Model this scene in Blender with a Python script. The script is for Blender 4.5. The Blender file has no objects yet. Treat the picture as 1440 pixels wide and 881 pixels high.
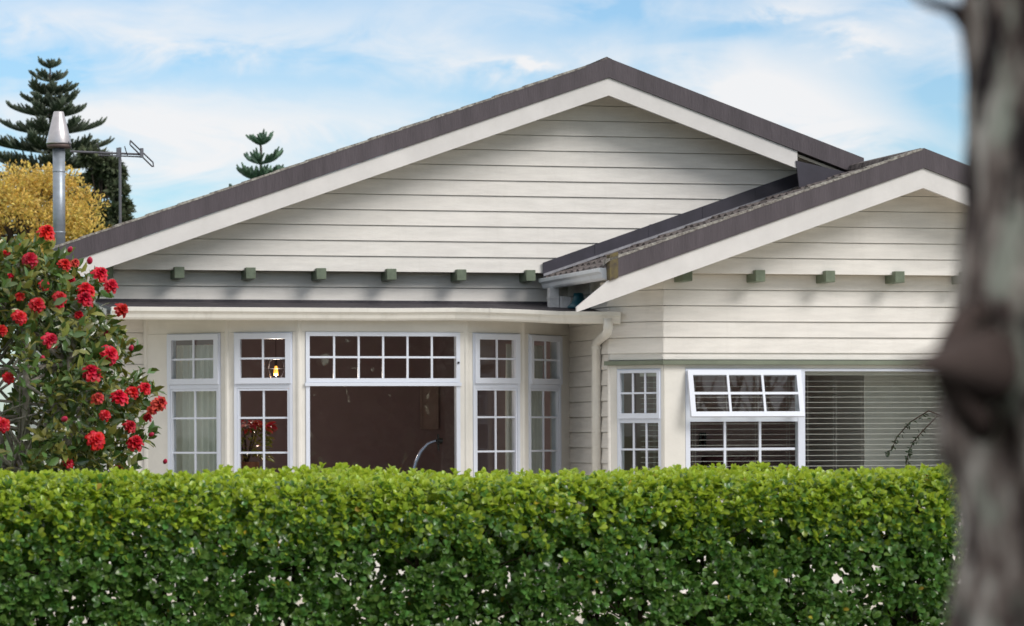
import bpy, math, random
import numpy as np
from mathutils import Vector, Matrix
random.seed(7); RNG = np.random.default_rng(7)
R = math.radians
SC = bpy.context.scene
COL = SC.collection

# ------------------------------------------------------------------ camera, sky, sun, exposure
EYE = 1.65
cd = bpy.data.cameras.new("camera"); cam = bpy.data.objects.new("camera", cd); COL.objects.link(cam)
cam.location = (0, 0, EYE)
cam.rotation_euler = (R(90), 0.004, 0)
cd.sensor_width = 36; cd.lens = 112.5; cd.shift_y = 0.1156
cd.clip_start = 0.05; cd.clip_end = 6000
cd.dof.use_dof = True; cd.dof.focus_distance = 22.0; cd.dof.aperture_fstop = 8.0
SC.camera = cam

YAW = math.atan(0.255)          # the house front turns away towards the right
CY, SY = math.cos(YAW), math.sin(YAW)
SUN_ELEV = R(37); SUN_SIDE = R(38)   # height, and swing to the right of the house front's own normal
hx = math.cos(SUN_SIDE) * SY + math.sin(SUN_SIDE) * CY
hy = -math.cos(SUN_SIDE) * CY + math.sin(SUN_SIDE) * SY
SUNV = Vector((hx * math.cos(SUN_ELEV), hy * math.cos(SUN_ELEV), math.sin(SUN_ELEV)))
sl = bpy.data.lights.new("sun", 'SUN'); sl.energy = 1.92; sl.angle = R(27); sl.color = (1.0, 0.955, 0.90)
so = bpy.data.objects.new("sun", sl); COL.objects.link(so)
so.location = (0, 0, 30); so.rotation_euler = SUNV.to_track_quat('Z', 'Y').to_euler()

W = bpy.data.worlds.new("World"); SC.world = W; W.use_nodes = True
wt = W.node_tree; wt.nodes.clear()
def wn(t, **kw):
    n = wt.nodes.new(t)
    for k, v in kw.items(): setattr(n, k, v)
    return n
def wmath(op, a, b=None, c=None, clamp=False):
    n = wn('ShaderNodeMath', operation=op); n.use_clamp = clamp
    for i, v in enumerate((a, b, c)):
        if v is None: continue
        if isinstance(v, (int, float)): n.inputs[i].default_value = v
        else: wt.links.new(v, n.inputs[i])
    return n.outputs[0]
def wsmooth(x, e0, e1):
    n = wn('ShaderNodeMapRange', interpolation_type='SMOOTHSTEP')
    wt.links.new(x, n.inputs[0]); n.inputs[1].default_value = e0; n.inputs[2].default_value = e1
    return n.outputs[0]
out = wn('ShaderNodeOutputWorld'); bg = wn('ShaderNodeBackground'); bg.inputs[1].default_value = 0.115
sky = wn('ShaderNodeTexSky', sky_type='NISHITA'); sky.sun_disc = False
sky.sun_elevation = SUN_ELEV; sky.sun_rotation = math.atan2(hx, hy); sky.air_density = 1.0; sky.dust_density = 0.6; sky.ozone_density = 2.0
tc = wn('ShaderNodeTexCoord'); sx = wn('ShaderNodeSeparateXYZ'); wt.links.new(tc.outputs['Generated'], sx.inputs[0])
ay = wmath('MAXIMUM', wmath('ABSOLUTE', sx.outputs[1]), 0.12)
az = wmath('DIVIDE', sx.outputs[0], ay); el = wmath('DIVIDE', sx.outputs[2], ay)     # bearing and height of the sky direction
cmb = wn('ShaderNodeCombineXYZ'); wt.links.new(az, cmb.inputs[0]); wt.links.new(el, cmb.inputs[1])
def wnoise(scale, detail, rough, stretch=(1, 1, 1), off=(0, 0, 0), dist=0.0):
    mp = wn('ShaderNodeMapping'); mp.inputs['Scale'].default_value = stretch; mp.inputs['Location'].default_value = off
    wt.links.new(cmb.outputs[0], mp.inputs[0])
    n = wn('ShaderNodeTexNoise'); n.inputs['Scale'].default_value = scale; n.inputs['Detail'].default_value = detail
    n.inputs['Roughness'].default_value = rough; n.inputs['Distortion'].default_value = dist
    wt.links.new(mp.outputs[0], n.inputs['Vector']); return n.outputs[0]
n1 = wnoise(14, 7, 0.58, (0.75, 1.6, 1), (3.1, 1.7, 0), 0.6)
n2 = wnoise(42, 6, 0.6, (0.6, 1.5, 1), (7.3, 0.4, 0), 0.8)
warp = wmath('MULTIPLY_ADD', wmath('SUBTRACT', n1, 0.5), 0.075, 0.0)
warp2 = wmath('MULTIPLY_ADD', wmath('SUBTRACT', n2, 0.5), 0.03, 0.0)
def bank(px, py, rx, ry, amt, tilt=0.0):
    """a soft cloud bank centred on one bearing and height of the sky"""
    ca, ce = (px - 720) / 4500, (607 - py) / 4500
    dx = wmath('SUBTRACT', wmath('ADD', az, warp), ca); dy = wmath('SUBTRACT', wmath('ADD', el, warp2), ce)
    dy = wmath('ADD', dy, wmath('MULTIPLY', dx, tilt))
    d = wmath('ADD', wmath('POWER', wmath('ABSOLUTE', wmath('DIVIDE', dx, rx / 4500)), 2.0), wmath('POWER', wmath('ABSOLUTE', wmath('DIVIDE', dy, ry / 4500)), 2.0))
    return wmath('MULTIPLY', wmath('EXPONENT', wmath('MULTIPLY', d, -1.0)), amt)
base = wmath('MULTIPLY_ADD', wsmooth(n1, 0.36, 0.72), 0.50, 0.04)
cloud = base
for b in ((170, 158, 300, 36, 0.70, 0.0), (290, 222, 170, 36, 0.62, 0.0), (60, 20, 170, 30, 0.45, 0.1), (330, 40, 240, 34, 0.35, -0.1),
          (745, 92, 60, 14, 0.75, 0.2), (1090, 125, 230, 60, 0.66, 0.25), (1150, 190, 150, 40, 0.5, 0.1), (1110, 8, 110, 18, 0.55, 0.0), (1245, 52, 80, 13, 0.5, 0.0),
          (560, 60, 260, 60, 0.28, 0.0), (500, 170, 260, 34, 0.35, 0.0)):
    cloud = wmath('ADD', cloud, bank(*b))
for b in ((640, 130, 160, 30, -0.22, 0.1), (40, 100, 90, 16, -0.4, 0.0), (260, 85, 90, 20, -0.3, 0.0), (880, 30, 190, 26, -0.3, 0.0), (1340, 150, 90, 70, -0.45, 0.0), (1000, 50, 120, 20, -0.2, 0.0)):
    cloud = wmath('ADD', cloud, bank(*b))
lowf = wsmooth(el, 0.55, 0.16); over = wmath('MULTIPLY', wsmooth(el, 0.15, 0.34), 0.88)     # the broken banks thin out overhead; unseen overcast added to whiten the light
cloud = wmath('MULTIPLY', wmath('ADD', cloud, wmath('MULTIPLY', wmath('SUBTRACT', n2, 0.5), 1.15)), wmath('MULTIPLY_ADD', lowf, 0.6, 0.4), clamp=True)
cloud = wmath('MULTIPLY', wmath('ADD', cloud, over, clamp=True), 0.96)
tint = wn('ShaderNodeMix', data_type='RGBA', blend_type='MULTIPLY'); tint.inputs[0].default_value = 1
wt.links.new(sky.outputs[0], tint.inputs[6]); tint.inputs[7].default_value = (0.70, 0.85, 0.97, 1)
cm = wn('ShaderNodeMix', data_type='RGBA'); wt.links.new(cloud, cm.inputs[0]); wt.links.new(tint.outputs[2], cm.inputs[6]); cm.inputs[7].default_value = (6.05, 6.05, 6.12, 1)
wt.links.new(cm.outputs[2], bg.inputs[0]); wt.links.new(bg.outputs[0], out.inputs[0])

vs = SC.view_settings; vs.view_transform = 'Standard'; vs.look = 'None'; vs.exposure = 0.38; vs.gamma = 1; vs.use_curve_mapping = False
SC.render.engine = 'CYCLES'
SC.cycles.use_denoising = True; SC.cycles.max_bounces = 10; SC.cycles.transparent_max_bounces = 16
SC.cycles.caustics_reflective = False; SC.cycles.caustics_refractive = False
SC.render.resolution_x = 1024; SC.render.resolution_y = 626

# ------------------------------------------------------------------ materials
def mat(name, col, rough=0.6, spec=0.5, metal=0.0, var=0.0, vscale=6.0, bump=0.0, bscale=40.0, stretch=(1, 1, 1), col2=None, emit=None, coat=0.0, island=0.0, transl=0.0, trcol=None, streak=0.0):
    m = bpy.data.materials.new(name); m.use_nodes = True
    t = m.node_tree; p = t.nodes['Principled BSDF']; L = t.links.new
    p.inputs['Roughness'].default_value = rough; p.inputs['Metallic'].default_value = metal
    p.inputs['Specular IOR Level'].default_value = spec; p.inputs['Coat Weight'].default_value = coat
    p.inputs['Base Color'].default_value = (*col, 1)
    tcn = t.nodes.new('ShaderNodeTexCoord'); mp = t.nodes.new('ShaderNodeMapping'); mp.inputs['Scale'].default_value = stretch
    L(tcn.outputs['Object'], mp.inputs[0])
    csock = None
    if var > 0 or col2 is not None:
        n = t.nodes.new('ShaderNodeTexNoise'); n.inputs['Scale'].default_value = vscale; n.inputs['Detail'].default_value = 8; n.inputs['Roughness'].default_value = 0.62
        L(mp.outputs[0], n.inputs['Vector'])
        cr = t.nodes.new('ShaderNodeValToRGB'); L(n.outputs[0], cr.inputs[0])
        c2 = col2 if col2 is not None else tuple(c * (1 - var) for c in col)
        c1 = col if col2 is not None else tuple(min(1, c * (1 + var * 0.5)) for c in col)
        cr.color_ramp.elements[0].position = 0.36; cr.color_ramp.elements[0].color = (*c2, 1)
        cr.color_ramp.elements[1].position = 0.66; cr.color_ramp.elements[1].color = (*c1, 1)
        csock = cr.outputs[0]
    if island > 0:
        g = t.nodes.new('ShaderNodeNewGeometry'); hs = t.nodes.new('ShaderNodeHueSaturation')
        mr = t.nodes.new('ShaderNodeMapRange'); L(g.outputs['Random Per Island'], mr.inputs[0]); mr.inputs[3].default_value = 1 - island; mr.inputs[4].default_value = 1 + island
        L(mr.outputs[0], hs.inputs['Value'])
        m2 = t.nodes.new('ShaderNodeMath'); m2.operation = 'FRACT'; m3 = t.nodes.new('ShaderNodeMath'); m3.operation = 'MULTIPLY'; m3.inputs[1].default_value = 37.7
        L(g.outputs['Random Per Island'], m3.inputs[0]); L(m3.outputs[0], m2.inputs[0])
        mh = t.nodes.new('ShaderNodeMapRange'); L(m2.outputs[0], mh.inputs[0]); mh.inputs[3].default_value = 0.5 - island * 0.07; mh.inputs[4].default_value = 0.5 + island * 0.05
        L(mh.outputs[0], hs.inputs['Hue'])
        if csock is not None: L(csock, hs.inputs['Color'])
        else: hs.inputs['Color'].default_value = (*col, 1)
        csock = hs.outputs[0]
    if streak > 0 and csock is not None:
        m3_ = t.nodes.new('ShaderNodeMapping'); m3_.inputs['Scale'].default_value = (9, 9, 0.9); L(tcn.outputs['Object'], m3_.inputs[0]); n_ = t.nodes.new('ShaderNodeTexNoise'); n_.inputs['Scale'].default_value = 1.0; n_.inputs['Detail'].default_value = 7; n_.inputs['Roughness'].default_value = 0.7
        L(m3_.outputs[0], n_.inputs['Vector']); r_ = t.nodes.new('ShaderNodeMapRange'); L(n_.outputs[0], r_.inputs[0]); r_.inputs[1].default_value = 0.52; r_.inputs[2].default_value = 0.80; r_.inputs[3].default_value = 0.0; r_.inputs[4].default_value = streak
        x_ = t.nodes.new('ShaderNodeMix'); x_.data_type = 'RGBA'; L(r_.outputs[0], x_.inputs[0]); L(csock, x_.inputs[6]); x_.inputs[7].default_value = (0.26, 0.23, 0.17, 1); csock = x_.outputs[2]
    if csock is not None: L(csock, p.inputs['Base Color'])
    if bump > 0:
        n = t.nodes.new('ShaderNodeTexNoise'); n.inputs['Scale'].default_value = bscale; n.inputs['Detail'].default_value = 6
        L(mp.outputs[0], n.inputs['Vector'])
        b = t.nodes.new('ShaderNodeBump'); b.inputs['Strength'].default_value = bump; b.inputs['Distance'].default_value = 0.02
        L(n.outputs[0], b.inputs['Height']); L(b.outputs[0], p.inputs['Normal'])
    if transl > 0:
        tr = t.nodes.new('ShaderNodeBsdfTranslucent'); mx = t.nodes.new('ShaderNodeMixShader'); mx.inputs[0].default_value = transl
        tr.inputs[0].default_value = (*(trcol or col), 1)
        if trcol is None and csock is not None: L(csock, tr.inputs[0])
        o = t.nodes['Material Output']; L(p.outputs[0], mx.inputs[1]); L(tr.outputs[0], mx.inputs[2]); L(mx.outputs[0], o.inputs[0])
    if emit:
        p.inputs['Emission Color'].default_value = (*emit[0], 1); p.inputs['Emission Strength'].default_value = emit[1]
    return m
def glass_mat():
    m = bpy.data.materials.new('window_glass'); m.use_nodes = True; t = m.node_tree; t.nodes.clear(); L = t.links.new
    o = t.nodes.new('ShaderNodeOutputMaterial'); mx = t.nodes.new('ShaderNodeMixShader')
    tr = t.nodes.new('ShaderNodeBsdfTransparent'); tr.inputs[0].default_value = (0.93, 0.95, 0.94, 1)
    gl = t.nodes.new('ShaderNodeBsdfGlossy'); gl.inputs['Roughness'].default_value = 0.012
    lw = t.nodes.new('ShaderNodeLayerWeight'); lw.inputs[0].default_value = 0.5; pw = t.nodes.new('ShaderNodeMath'); pw.operation = 'POWER'; pw.inputs[1].default_value = 5; L(lw.outputs['Facing'], pw.inputs[0]); fr = t.nodes.new('ShaderNodeMath'); fr.operation = 'MULTIPLY_ADD'; fr.inputs[1].default_value = 0.9; fr.inputs[2].default_value = 0.050; L(pw.outputs[0], fr.inputs[0])
    n = t.nodes.new('ShaderNodeTexNoise'); n.inputs['Scale'].default_value = 2.3; n.inputs['Detail'].default_value = 2
    tcn = t.nodes.new('ShaderNodeTexCoord'); L(tcn.outputs['Object'], n.inputs['Vector'])
    b = t.nodes.new('ShaderNodeBump'); b.inputs['Strength'].default_value = 0.05; b.inputs['Distance'].default_value = 0.012
    L(n.outputs[0], b.inputs['Height']); L(b.outputs[0], gl.inputs['Normal'])
    L(fr.outputs[0], mx.inputs[0]); L(tr.outputs[0], mx.inputs[1]); L(gl.outputs[0], mx.inputs[2]); L(mx.outputs[0], o.inputs[0])
    return m
M = {}
M['board'] = mat('painted_weatherboard', (0.765, 0.738, 0.70), 0.55, 0.35, var=0.085, vscale=2.6, bump=0.12, bscale=25, stretch=(1, 1, 7), streak=0.10)
M['cream'] = mat('cream_trim_paint', (0.715, 0.695, 0.65), 0.5, 0.4, var=0.06, vscale=4, bump=0.05, bscale=30)
M['white'] = mat('white_bargeboard_paint', (0.66, 0.64, 0.63), 0.45, 0.4, var=0.07, vscale=2.5, bump=0.05, bscale=20, streak=0.06)
M['frame'] = mat('white_window_frame', (0.665, 0.705, 0.80), 0.35, 0.5, var=0.02)
M['gutter'] = mat('cream_gutter_paint', (0.70, 0.68, 0.63), 0.3, 0.5, var=0.05, vscale=5, streak=0.25)
M['wgutter'] = mat('grey_white_gutter_paint', (0.66, 0.70, 0.76), 0.3, 0.5, var=0.05, vscale=5, streak=0.25)
M['cap'] = mat('brown_purple_roof_cap', (0.078, 0.064, 0.074), 0.5, 0.4, var=0.22, vscale=2.2, bump=0.2, bscale=18, stretch=(3.5, 1, 0.5))
M['tile'] = mat('weathered_roof_tile', (0.20, 0.175, 0.165), 0.85, 0.2, col2=(0.06, 0.05, 0.052), vscale=14, bump=0.6, bscale=50)
M['lichen'] = mat('lichen_crust', (0.42, 0.41, 0.37), 0.9, 0.1, col2=(0.14, 0.12, 0.115), vscale=26, bump=0.6, bscale=60)
M['flash'] = mat('dark_flashing_metal', (0.040, 0.036, 0.052), 0.45, 0.5, var=0.25, vscale=4)
M['lead'] = mat('grey_lead_strip', (0.30, 0.30, 0.33), 0.5, 0.5, var=0.3, vscale=12)
M['membrane'] = mat('dark_bay_roofing', (0.028, 0.026, 0.034), 0.6, 0.4, col2=(0.07, 0.06, 0.07), vscale=6, stretch=(1, 3, 1))
M['moss'] = mat('mossy_end_tile', (0.17, 0.14, 0.065), 0.9, 0.1, col2=(0.085, 0.07, 0.06), vscale=18)
M['green'] = mat('sage_green_paint', (0.15, 0.185, 0.13), 0.55, 0.4, var=0.2, vscale=14, bump=0.1, bscale=40)
M['greentrim'] = mat('sage_green_trim_paint', (0.175, 0.20, 0.15), 0.5, 0.4, var=0.12, vscale=5)
M['soffit'] = mat('soffit_lining', (0.55, 0.50, 0.42), 0.7, 0.2)
M['steel'] = mat('grey_flue_steel', (0.33, 0.37, 0.42), 0.42, 0.5, metal=0.5, var=0.15, vscale=5, stretch=(1, 1, 3))
M['cone'] = mat('galvanised_cone', (0.60, 0.57, 0.58), 0.36, 0.5, metal=0.85, var=0.15, vscale=8)
M['rust'] = mat('browned_metal', (0.15, 0.11, 0.10), 0.6, 0.4, metal=0.4, var=0.3)
M['antenna'] = mat('dull_aluminium', (0.17, 0.17, 0.19), 0.45, 0.5, metal=0.6)
M['teal'] = mat('teal_plastic', (0.012, 0.10, 0.14), 0.35, 0.5)
M['pvc'] = mat('white_pvc', (0.72, 0.72, 0.74), 0.3, 0.5, var=0.15, vscale=20)
M['roomwall'] = mat('plum_brown_room_paint', (0.27, 0.21, 0.225), 0.8, 0.2, var=0.06)
M['maroon'] = mat('maroon_room_paint', (0.52, 0.35, 0.35), 0.8, 0.2, var=0.06)
M['roombeige'] = mat('beige_room_paint', (0.86, 0.83, 0.79), 0.8, 0.2, var=0.04)
M['roomceil'] = mat('room_ceiling', (0.60, 0.50, 0.48), 0.9, 0.2)
M['floor'] = mat('timber_floor', (0.30, 0.19, 0.13), 0.5, 0.4, var=0.3, vscale=5, stretch=(1, 8, 1))
M['curtain'] = mat('pale_curtain_cloth', (0.80, 0.82, 0.78), 0.9, 0.1, var=0.05, vscale=10, transl=0.25)
M['blind'] = mat('white_blind_slat', (0.74, 0.71, 0.68), 0.45, 0.4)
M['glass'] = glass_mat()
M['black'] = mat('black_metal', (0.012, 0.011, 0.014), 0.4, 0.5)
M['chrome'] = mat('brushed_tap_steel', (0.38, 0.42, 0.55), 0.22, 0.5, metal=0.9)
M['bulb'] = mat('glowing_bulb', (0.9, 0.5, 0.15), 0.3, 0.5, emit=((1.0, 0.36, 0.05), 2.2))
M['picture'] = mat('pale_picture_print', (0.72, 0.70, 0.68), 0.5, 0.3, var=0.15, vscale=5)
M['brownpanel'] = mat('brown_picture_print', (0.36, 0.29, 0.27), 0.6, 0.3, var=0.15, vscale=5)
M['sofa'] = mat('maroon_sofa_cloth', (0.07, 0.022, 0.03), 0.9, 0.1, var=0.2, vscale=12)
M['bench'] = mat('dark_bench_top', (0.05, 0.04, 0.04), 0.4, 0.4)
M['redleaf'] = mat('red_bract', (0.55, 0.03, 0.025), 0.5, 0.4, island=0.3, transl=0.2)
M['pot'] = mat('terracotta_pot', (0.25, 0.10, 0.06), 0.8, 0.2)
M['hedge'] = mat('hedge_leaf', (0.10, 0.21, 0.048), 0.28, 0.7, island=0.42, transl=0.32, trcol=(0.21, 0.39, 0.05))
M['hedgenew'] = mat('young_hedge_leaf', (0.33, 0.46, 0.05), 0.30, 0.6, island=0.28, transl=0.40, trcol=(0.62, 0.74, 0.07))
M['hedgedry'] = mat('yellowed_hedge_leaf', (0.42, 0.33, 0.04), 0.5, 0.3, island=0.3, transl=0.3)
M['hedgebark'] = mat('hedge_stem_bark', (0.075, 0.050, 0.040), 0.9, 0.1, var=0.4, vscale=30)
M['camleaf'] = mat('camellia_leaf', (0.085, 0.155, 0.045), 0.22, 0.8, island=0.45, transl=0.18, trcol=(0.16, 0.22, 0.03))
M['camold'] = mat('olive_camellia_leaf', (0.22, 0.24, 0.06), 0.26, 0.75, island=0.4, transl=0.25, trcol=(0.30, 0.25, 0.04))
M['cambark'] = mat('grey_camellia_bark', (0.42, 0.38, 0.335), 0.9, 0.1, var=0.45, vscale=25, bump=0.4, bscale=60)
M['petal'] = mat('red_petal', (0.66, 0.012, 0.026), 0.45, 0.4, island=0.10, transl=0.25, trcol=(0.8, 0.03, 0.05))
def vary_by_object(m, lo, hi, hue):
    t = m.node_tree; p = t.nodes['Principled BSDF']; src = p.inputs['Base Color'].links[0].from_socket; oi = t.nodes.new('ShaderNodeObjectInfo'); hs = t.nodes.new('ShaderNodeHueSaturation')
    a = t.nodes.new('ShaderNodeMapRange'); a.inputs[3].default_value = lo; a.inputs[4].default_value = hi; c = t.nodes.new('ShaderNodeMapRange'); c.inputs[3].default_value = 0.5 - hue; c.inputs[4].default_value = 0.5 + hue
    f = t.nodes.new('ShaderNodeMath'); f.operation = 'FRACT'; g = t.nodes.new('ShaderNodeMath'); g.operation = 'MULTIPLY'; g.inputs[1].default_value = 17.3; L = t.links.new
    L(oi.outputs['Random'], a.inputs[0]); L(oi.outputs['Random'], g.inputs[0]); L(g.outputs[0], f.inputs[0]); L(f.outputs[0], c.inputs[0]); L(a.outputs[0], hs.inputs['Value']); L(c.outputs[0], hs.inputs['Hue']); L(src, hs.inputs['Color']); L(hs.outputs[0], p.inputs['Base Color'])
vary_by_object(M['petal'], 0.7, 1.15, 0.006)
M['petalold'] = mat('faded_petal', (0.60, 0.07, 0.045), 0.55, 0.3, island=0.3, transl=0.25)
M['bud'] = mat('pink_bud', (0.50, 0.02, 0.07), 0.45, 0.4)
M['norfolk'] = mat('norfolk_needles', (0.092, 0.112, 0.082), 0.7, 0.3, island=0.5)
M['norfolkblue'] = mat('bluish_pine_needles', (0.10, 0.165, 0.12), 0.7, 0.3, island=0.4)
M['macro'] = mat('dark_conifer_leaf', (0.085, 0.105, 0.058), 0.7, 0.3, island=0.5, transl=0.15)
M['gold'] = mat('golden_leaf', (0.82, 0.60, 0.15), 0.6, 0.3, island=0.25, transl=0.35)
M['goldold'] = mat('olive_gold_leaf', (0.64, 0.50, 0.15), 0.6, 0.3, island=0.3, transl=0.3)
M['pinebark'] = mat('dark_pine_bark', (0.09, 0.07, 0.06), 0.9, 0.1, var=0.4, vscale=8)
M['vine'] = mat('arching_shrub_leaf', (0.035, 0.06, 0.025), 0.5, 0.4, island=0.4, transl=0.2)
M['lawn'] = mat('lawn_grass', (0.075, 0.13, 0.03), 0.9, 0.2, col2=(0.05, 0.09, 0.022), vscale=3, bump=0.5, bscale=60)
M['concrete'] = mat('pale_concrete', (0.64, 0.58, 0.50), 0.85, 0.2, var=0.12, vscale=2, bump=0.2, bscale=30)
M['asphalt'] = mat('asphalt', (0.05, 0.05, 0.052), 0.9, 0.2, var=0.2, vscale=20, bump=0.3, bscale=90)
def bark_mat():
    m = bpy.data.materials.new('lichen_spotted_bark'); m.use_nodes = True; t = m.node_tree; L = t.links.new; p = t.nodes['Principled BSDF']
    p.inputs['Roughness'].default_value = 0.9; p.inputs['Specular IOR Level'].default_value = 0.15
    tcn = t.nodes.new('ShaderNodeTexCoord')
    def nz(scale, st, det=6, off=(0, 0, 0)):
        mp = t.nodes.new('ShaderNodeMapping'); mp.inputs['Scale'].default_value = st; mp.inputs['Location'].default_value = off; L(tcn.outputs['Object'], mp.inputs[0])
        n = t.nodes.new('ShaderNodeTexNoise'); n.inputs['Scale'].default_value = scale; n.inputs['Detail'].default_value = det; n.inputs['Roughness'].default_value = 0.6
        L(mp.outputs[0], n.inputs['Vector']); return n.outputs[0]
    def ramp(f, stops):
        r = t.nodes.new('ShaderNodeValToRGB'); L(f, r.inputs[0]); e = r.color_ramp.elements
        e[0].position, e[0].color = stops[0][0], (*stops[0][1], 1); e[1].position, e[1].color = stops[-1][0], (*stops[-1][1], 1)
        for q, c in stops[1:-1]:
            k = e.new(q); k.color = (*c, 1)
        return r.outputs[0]
    a = ramp(nz(34, (1, 1, 0.45)), [(0.38, (0.030, 0.021, 0.022)), (0.46, (0.18, 0.135, 0.12)), (0.54, (0.42, 0.36, 0.32)), (0.62, (0.72, 0.68, 0.62))])
    lich = ramp(nz(26, (1, 1, 0.6), 4, (3, 1, 8)), [(0.54, (0, 0, 0)), (0.63, (1, 1, 1))])
    spots = ramp(nz(30, (1, 1, 0.5), 3, (9, 4, 2)), [(0.52, (0, 0, 0)), (0.59, (1, 1, 1))])
    m1 = t.nodes.new('ShaderNodeMix'); m1.data_type = 'RGBA'; L(lich, m1.inputs[0]); L(a, m1.inputs[6]); m1.inputs[7].default_value = (0.50, 0.52, 0.44, 1)
    m2 = t.nodes.new('ShaderNodeMix'); m2.data_type = 'RGBA'; L(spots, m2.inputs[0]); L(m1.outputs[2], m2.inputs[6]); m2.inputs[7].default_value = (0.032, 0.024, 0.026, 1)
    L(m2.outputs[2], p.inputs['Base Color'])
    b = t.nodes.new('ShaderNodeBump'); b.inputs['Strength'].default_value = 0.8; b.inputs['Distance'].default_value = 0.02
    L(nz(60, (1, 1, 0.4)), b.inputs['Height']); L(b.outputs[0], p.inputs['Normal'])
    return m
M['bark'] = bark_mat()
M['stub'] = mat('red_brown_stub_wood', (0.062, 0.046, 0.042), 0.9, 0.1, var=0.4, vscale=30)

# ------------------------------------------------------------------ mesh helpers
class MB:
    """collects faces for ONE mesh object"""
    def __init__(s): s.v = []; s.f = []; s.m = []; s.cur = 0
    def face(s, *pts):
        b = len(s.v); s.v += [tuple(p) for p in pts]; s.f.append(tuple(range(b, b + len(pts)))); s.m.append(s.cur)
    def hexa(s, p):                     # 8 points: bottom ring 0-3, top ring 4-7
        b = len(s.v); s.v += [tuple(q) for q in p]
        for q in ((3, 2, 1, 0), (4, 5, 6, 7), (0, 1, 5, 4), (1, 2, 6, 5), (2, 3, 7, 6), (3, 0, 4, 7)):
            s.f.append(tuple(b + i for i in q)); s.m.append(s.cur)
    def box(s, x0, x1, y0, y1, z0, z1, fr=None):
        fr = fr or (lambda a, b, c: (a, b, c))
        s.hexa([fr(x0, y0, z0), fr(x1, y0, z0), fr(x1, y1, z0), fr(x0, y1, z0), fr(x0, y0, z1), fr(x1, y0, z1), fr(x1, y1, z1), fr(x0, y1, z1)])
    def prism(s, poly, v0, v1):         # polygon in (u, z) pushed from depth v0 (front) to v1
        n = len(poly); b = len(s.v)
        s.v += [(u, v0, z) for u, z in poly] + [(u, v1, z) for u, z in poly]
        s.f.append(tuple(b + i for i in range(n))); s.f.append(tuple(b + n + i for i in reversed(range(n)))); s.m += [s.cur] * 2
        for i in range(n):
            j = (i + 1) % n; s.f.append((b + i, b + n + i, b + n + j, b + j)); s.m.append(s.cur)
    def tube(s, pts, rad, n=8, cap=True):
        pts = [Vector(p) for p in pts]
        if not hasattr(rad, '__len__'): rad = [rad] * len(pts)
        rings = []; ref = None
        for i, p in enumerate(pts):
            d = (pts[min(i + 1, len(pts) - 1)] - pts[max(i - 1, 0)]).normalized()
            if ref is None: ref = d.orthogonal().normalized()
            ref = (ref - d * ref.dot(d)); ref = ref.normalized() if ref.length > 1e-6 else d.orthogonal().normalized()
            q = d.cross(ref); b = len(s.v); rings.append(b)
            for k in range(n):
                a = 2 * math.pi * k / n; s.v.append(tuple(p + (ref * math.cos(a) + q * math.sin(a)) * rad[i]))
        for r0, r1 in zip(rings, rings[1:]):
            for k in range(n):
                l = (k + 1) % n; s.f.append((r0 + k, r0 + l, r1 + l, r1 + k)); s.m.append(s.cur)
        if cap:
            s.f.append(tuple(rings[0] + k for k in reversed(range(n)))); s.f.append(tuple(rings[-1] + k for k in range(n))); s.m += [s.cur] * 2
    def lathe(s, cx, cy, prof, n=24):   # prof: (radius, z)
        rings = []
        for r, z in prof:
            b = len(s.v); rings.append(b)
            for k in range(n):
                a = 2 * math.pi * k / n; s.v.append((cx + r * math.cos(a), cy + r * math.sin(a), z))
        for r0, r1 in zip(rings, rings[1:]):
            for k in range(n):
                l = (k + 1) % n; s.f.append((r0 + k, r0 + l, r1 + l, r1 + k)); s.m.append(s.cur)
    def build(s, name, mats, parent=None, smooth=False, house=False, recenter=True):
        me = bpy.data.meshes.new(name)
        if house:                       # house-frame coordinates of a top-level thing -> world
            s.v = [to_world(*p) for p in s.v]
        o = bpy.data.objects.new(name, me); COL.objects.link(o)
        if parent is None and recenter and s.v:
            a = np.array(s.v); c = ((a[:, 0].min() + a[:, 0].max()) / 2, (a[:, 1].min() + a[:, 1].max()) / 2, a[:, 2].min())
            s.v = [(p[0] - c[0], p[1] - c[1], p[2] - c[2]) for p in s.v]; o.location = c
        me.from_pydata(s.v, [], s.f)
        for mm in (mats if isinstance(mats, (list, tuple)) else [mats]): me.materials.append(mm)
        me.polygons.foreach_set('material_index', s.m)
        if smooth: me.polygons.foreach_set('use_smooth', [True] * len(s.f))
        me.validate(); me.update()
        if parent is not None: o.parent = parent
        return o
def tag(o, label=None, cat=None, group=None, kind=None):
    if label: o['label'] = label
    if cat: o['category'] = cat
    if group: o['group'] = group
    if kind: o['kind'] = kind
    return o
def empty(name, loc=(0, 0, 0), rz=0.0, parent=None):
    o = bpy.data.objects.new(name, None); COL.objects.link(o); o.location = loc; o.rotation_euler = (0, 0, rz); o.empty_display_size = 0.2
    if parent is not None: o.parent = parent
    return o
HD = 34.0
def to_world(u, v, z): return (u * CY - v * SY, HD + u * SY + v * CY, z)
CU, CV = -HD * SY, -HD * CY
def hit(px, py, p0, p1):
    """where the sight line through a photograph pixel meets the vertical wall plane p0-p1 of the house: (distance along it, height)"""
    ox, oy = px - 720, py - 607; tx, ty = ox - 0.004 * oy, oy + 0.004 * ox
    a, e = tx / 4500, -ty / 4500
    du, dv = a * CY + SY, -a * SY + CY
    lx, ly = p1[0] - p0[0], p1[1] - p0[1]; ln = math.hypot(lx, ly); lx /= ln; ly /= ln
    det = du * -ly + dv * lx
    k = ((p0[0] - CU) * -ly + (p0[1] - CV) * lx) / det
    return (CU + k * du - p0[0]) * lx + (CV + k * dv - p0[1]) * ly, EYE + k * e
def behind(px, py, depth):
    """house coordinates of the point on a photograph sight line at a given depth plane v inside the house"""
    ss, zz = hit(px, py, (0, depth), (1, depth)); return ss, depth, zz
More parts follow.
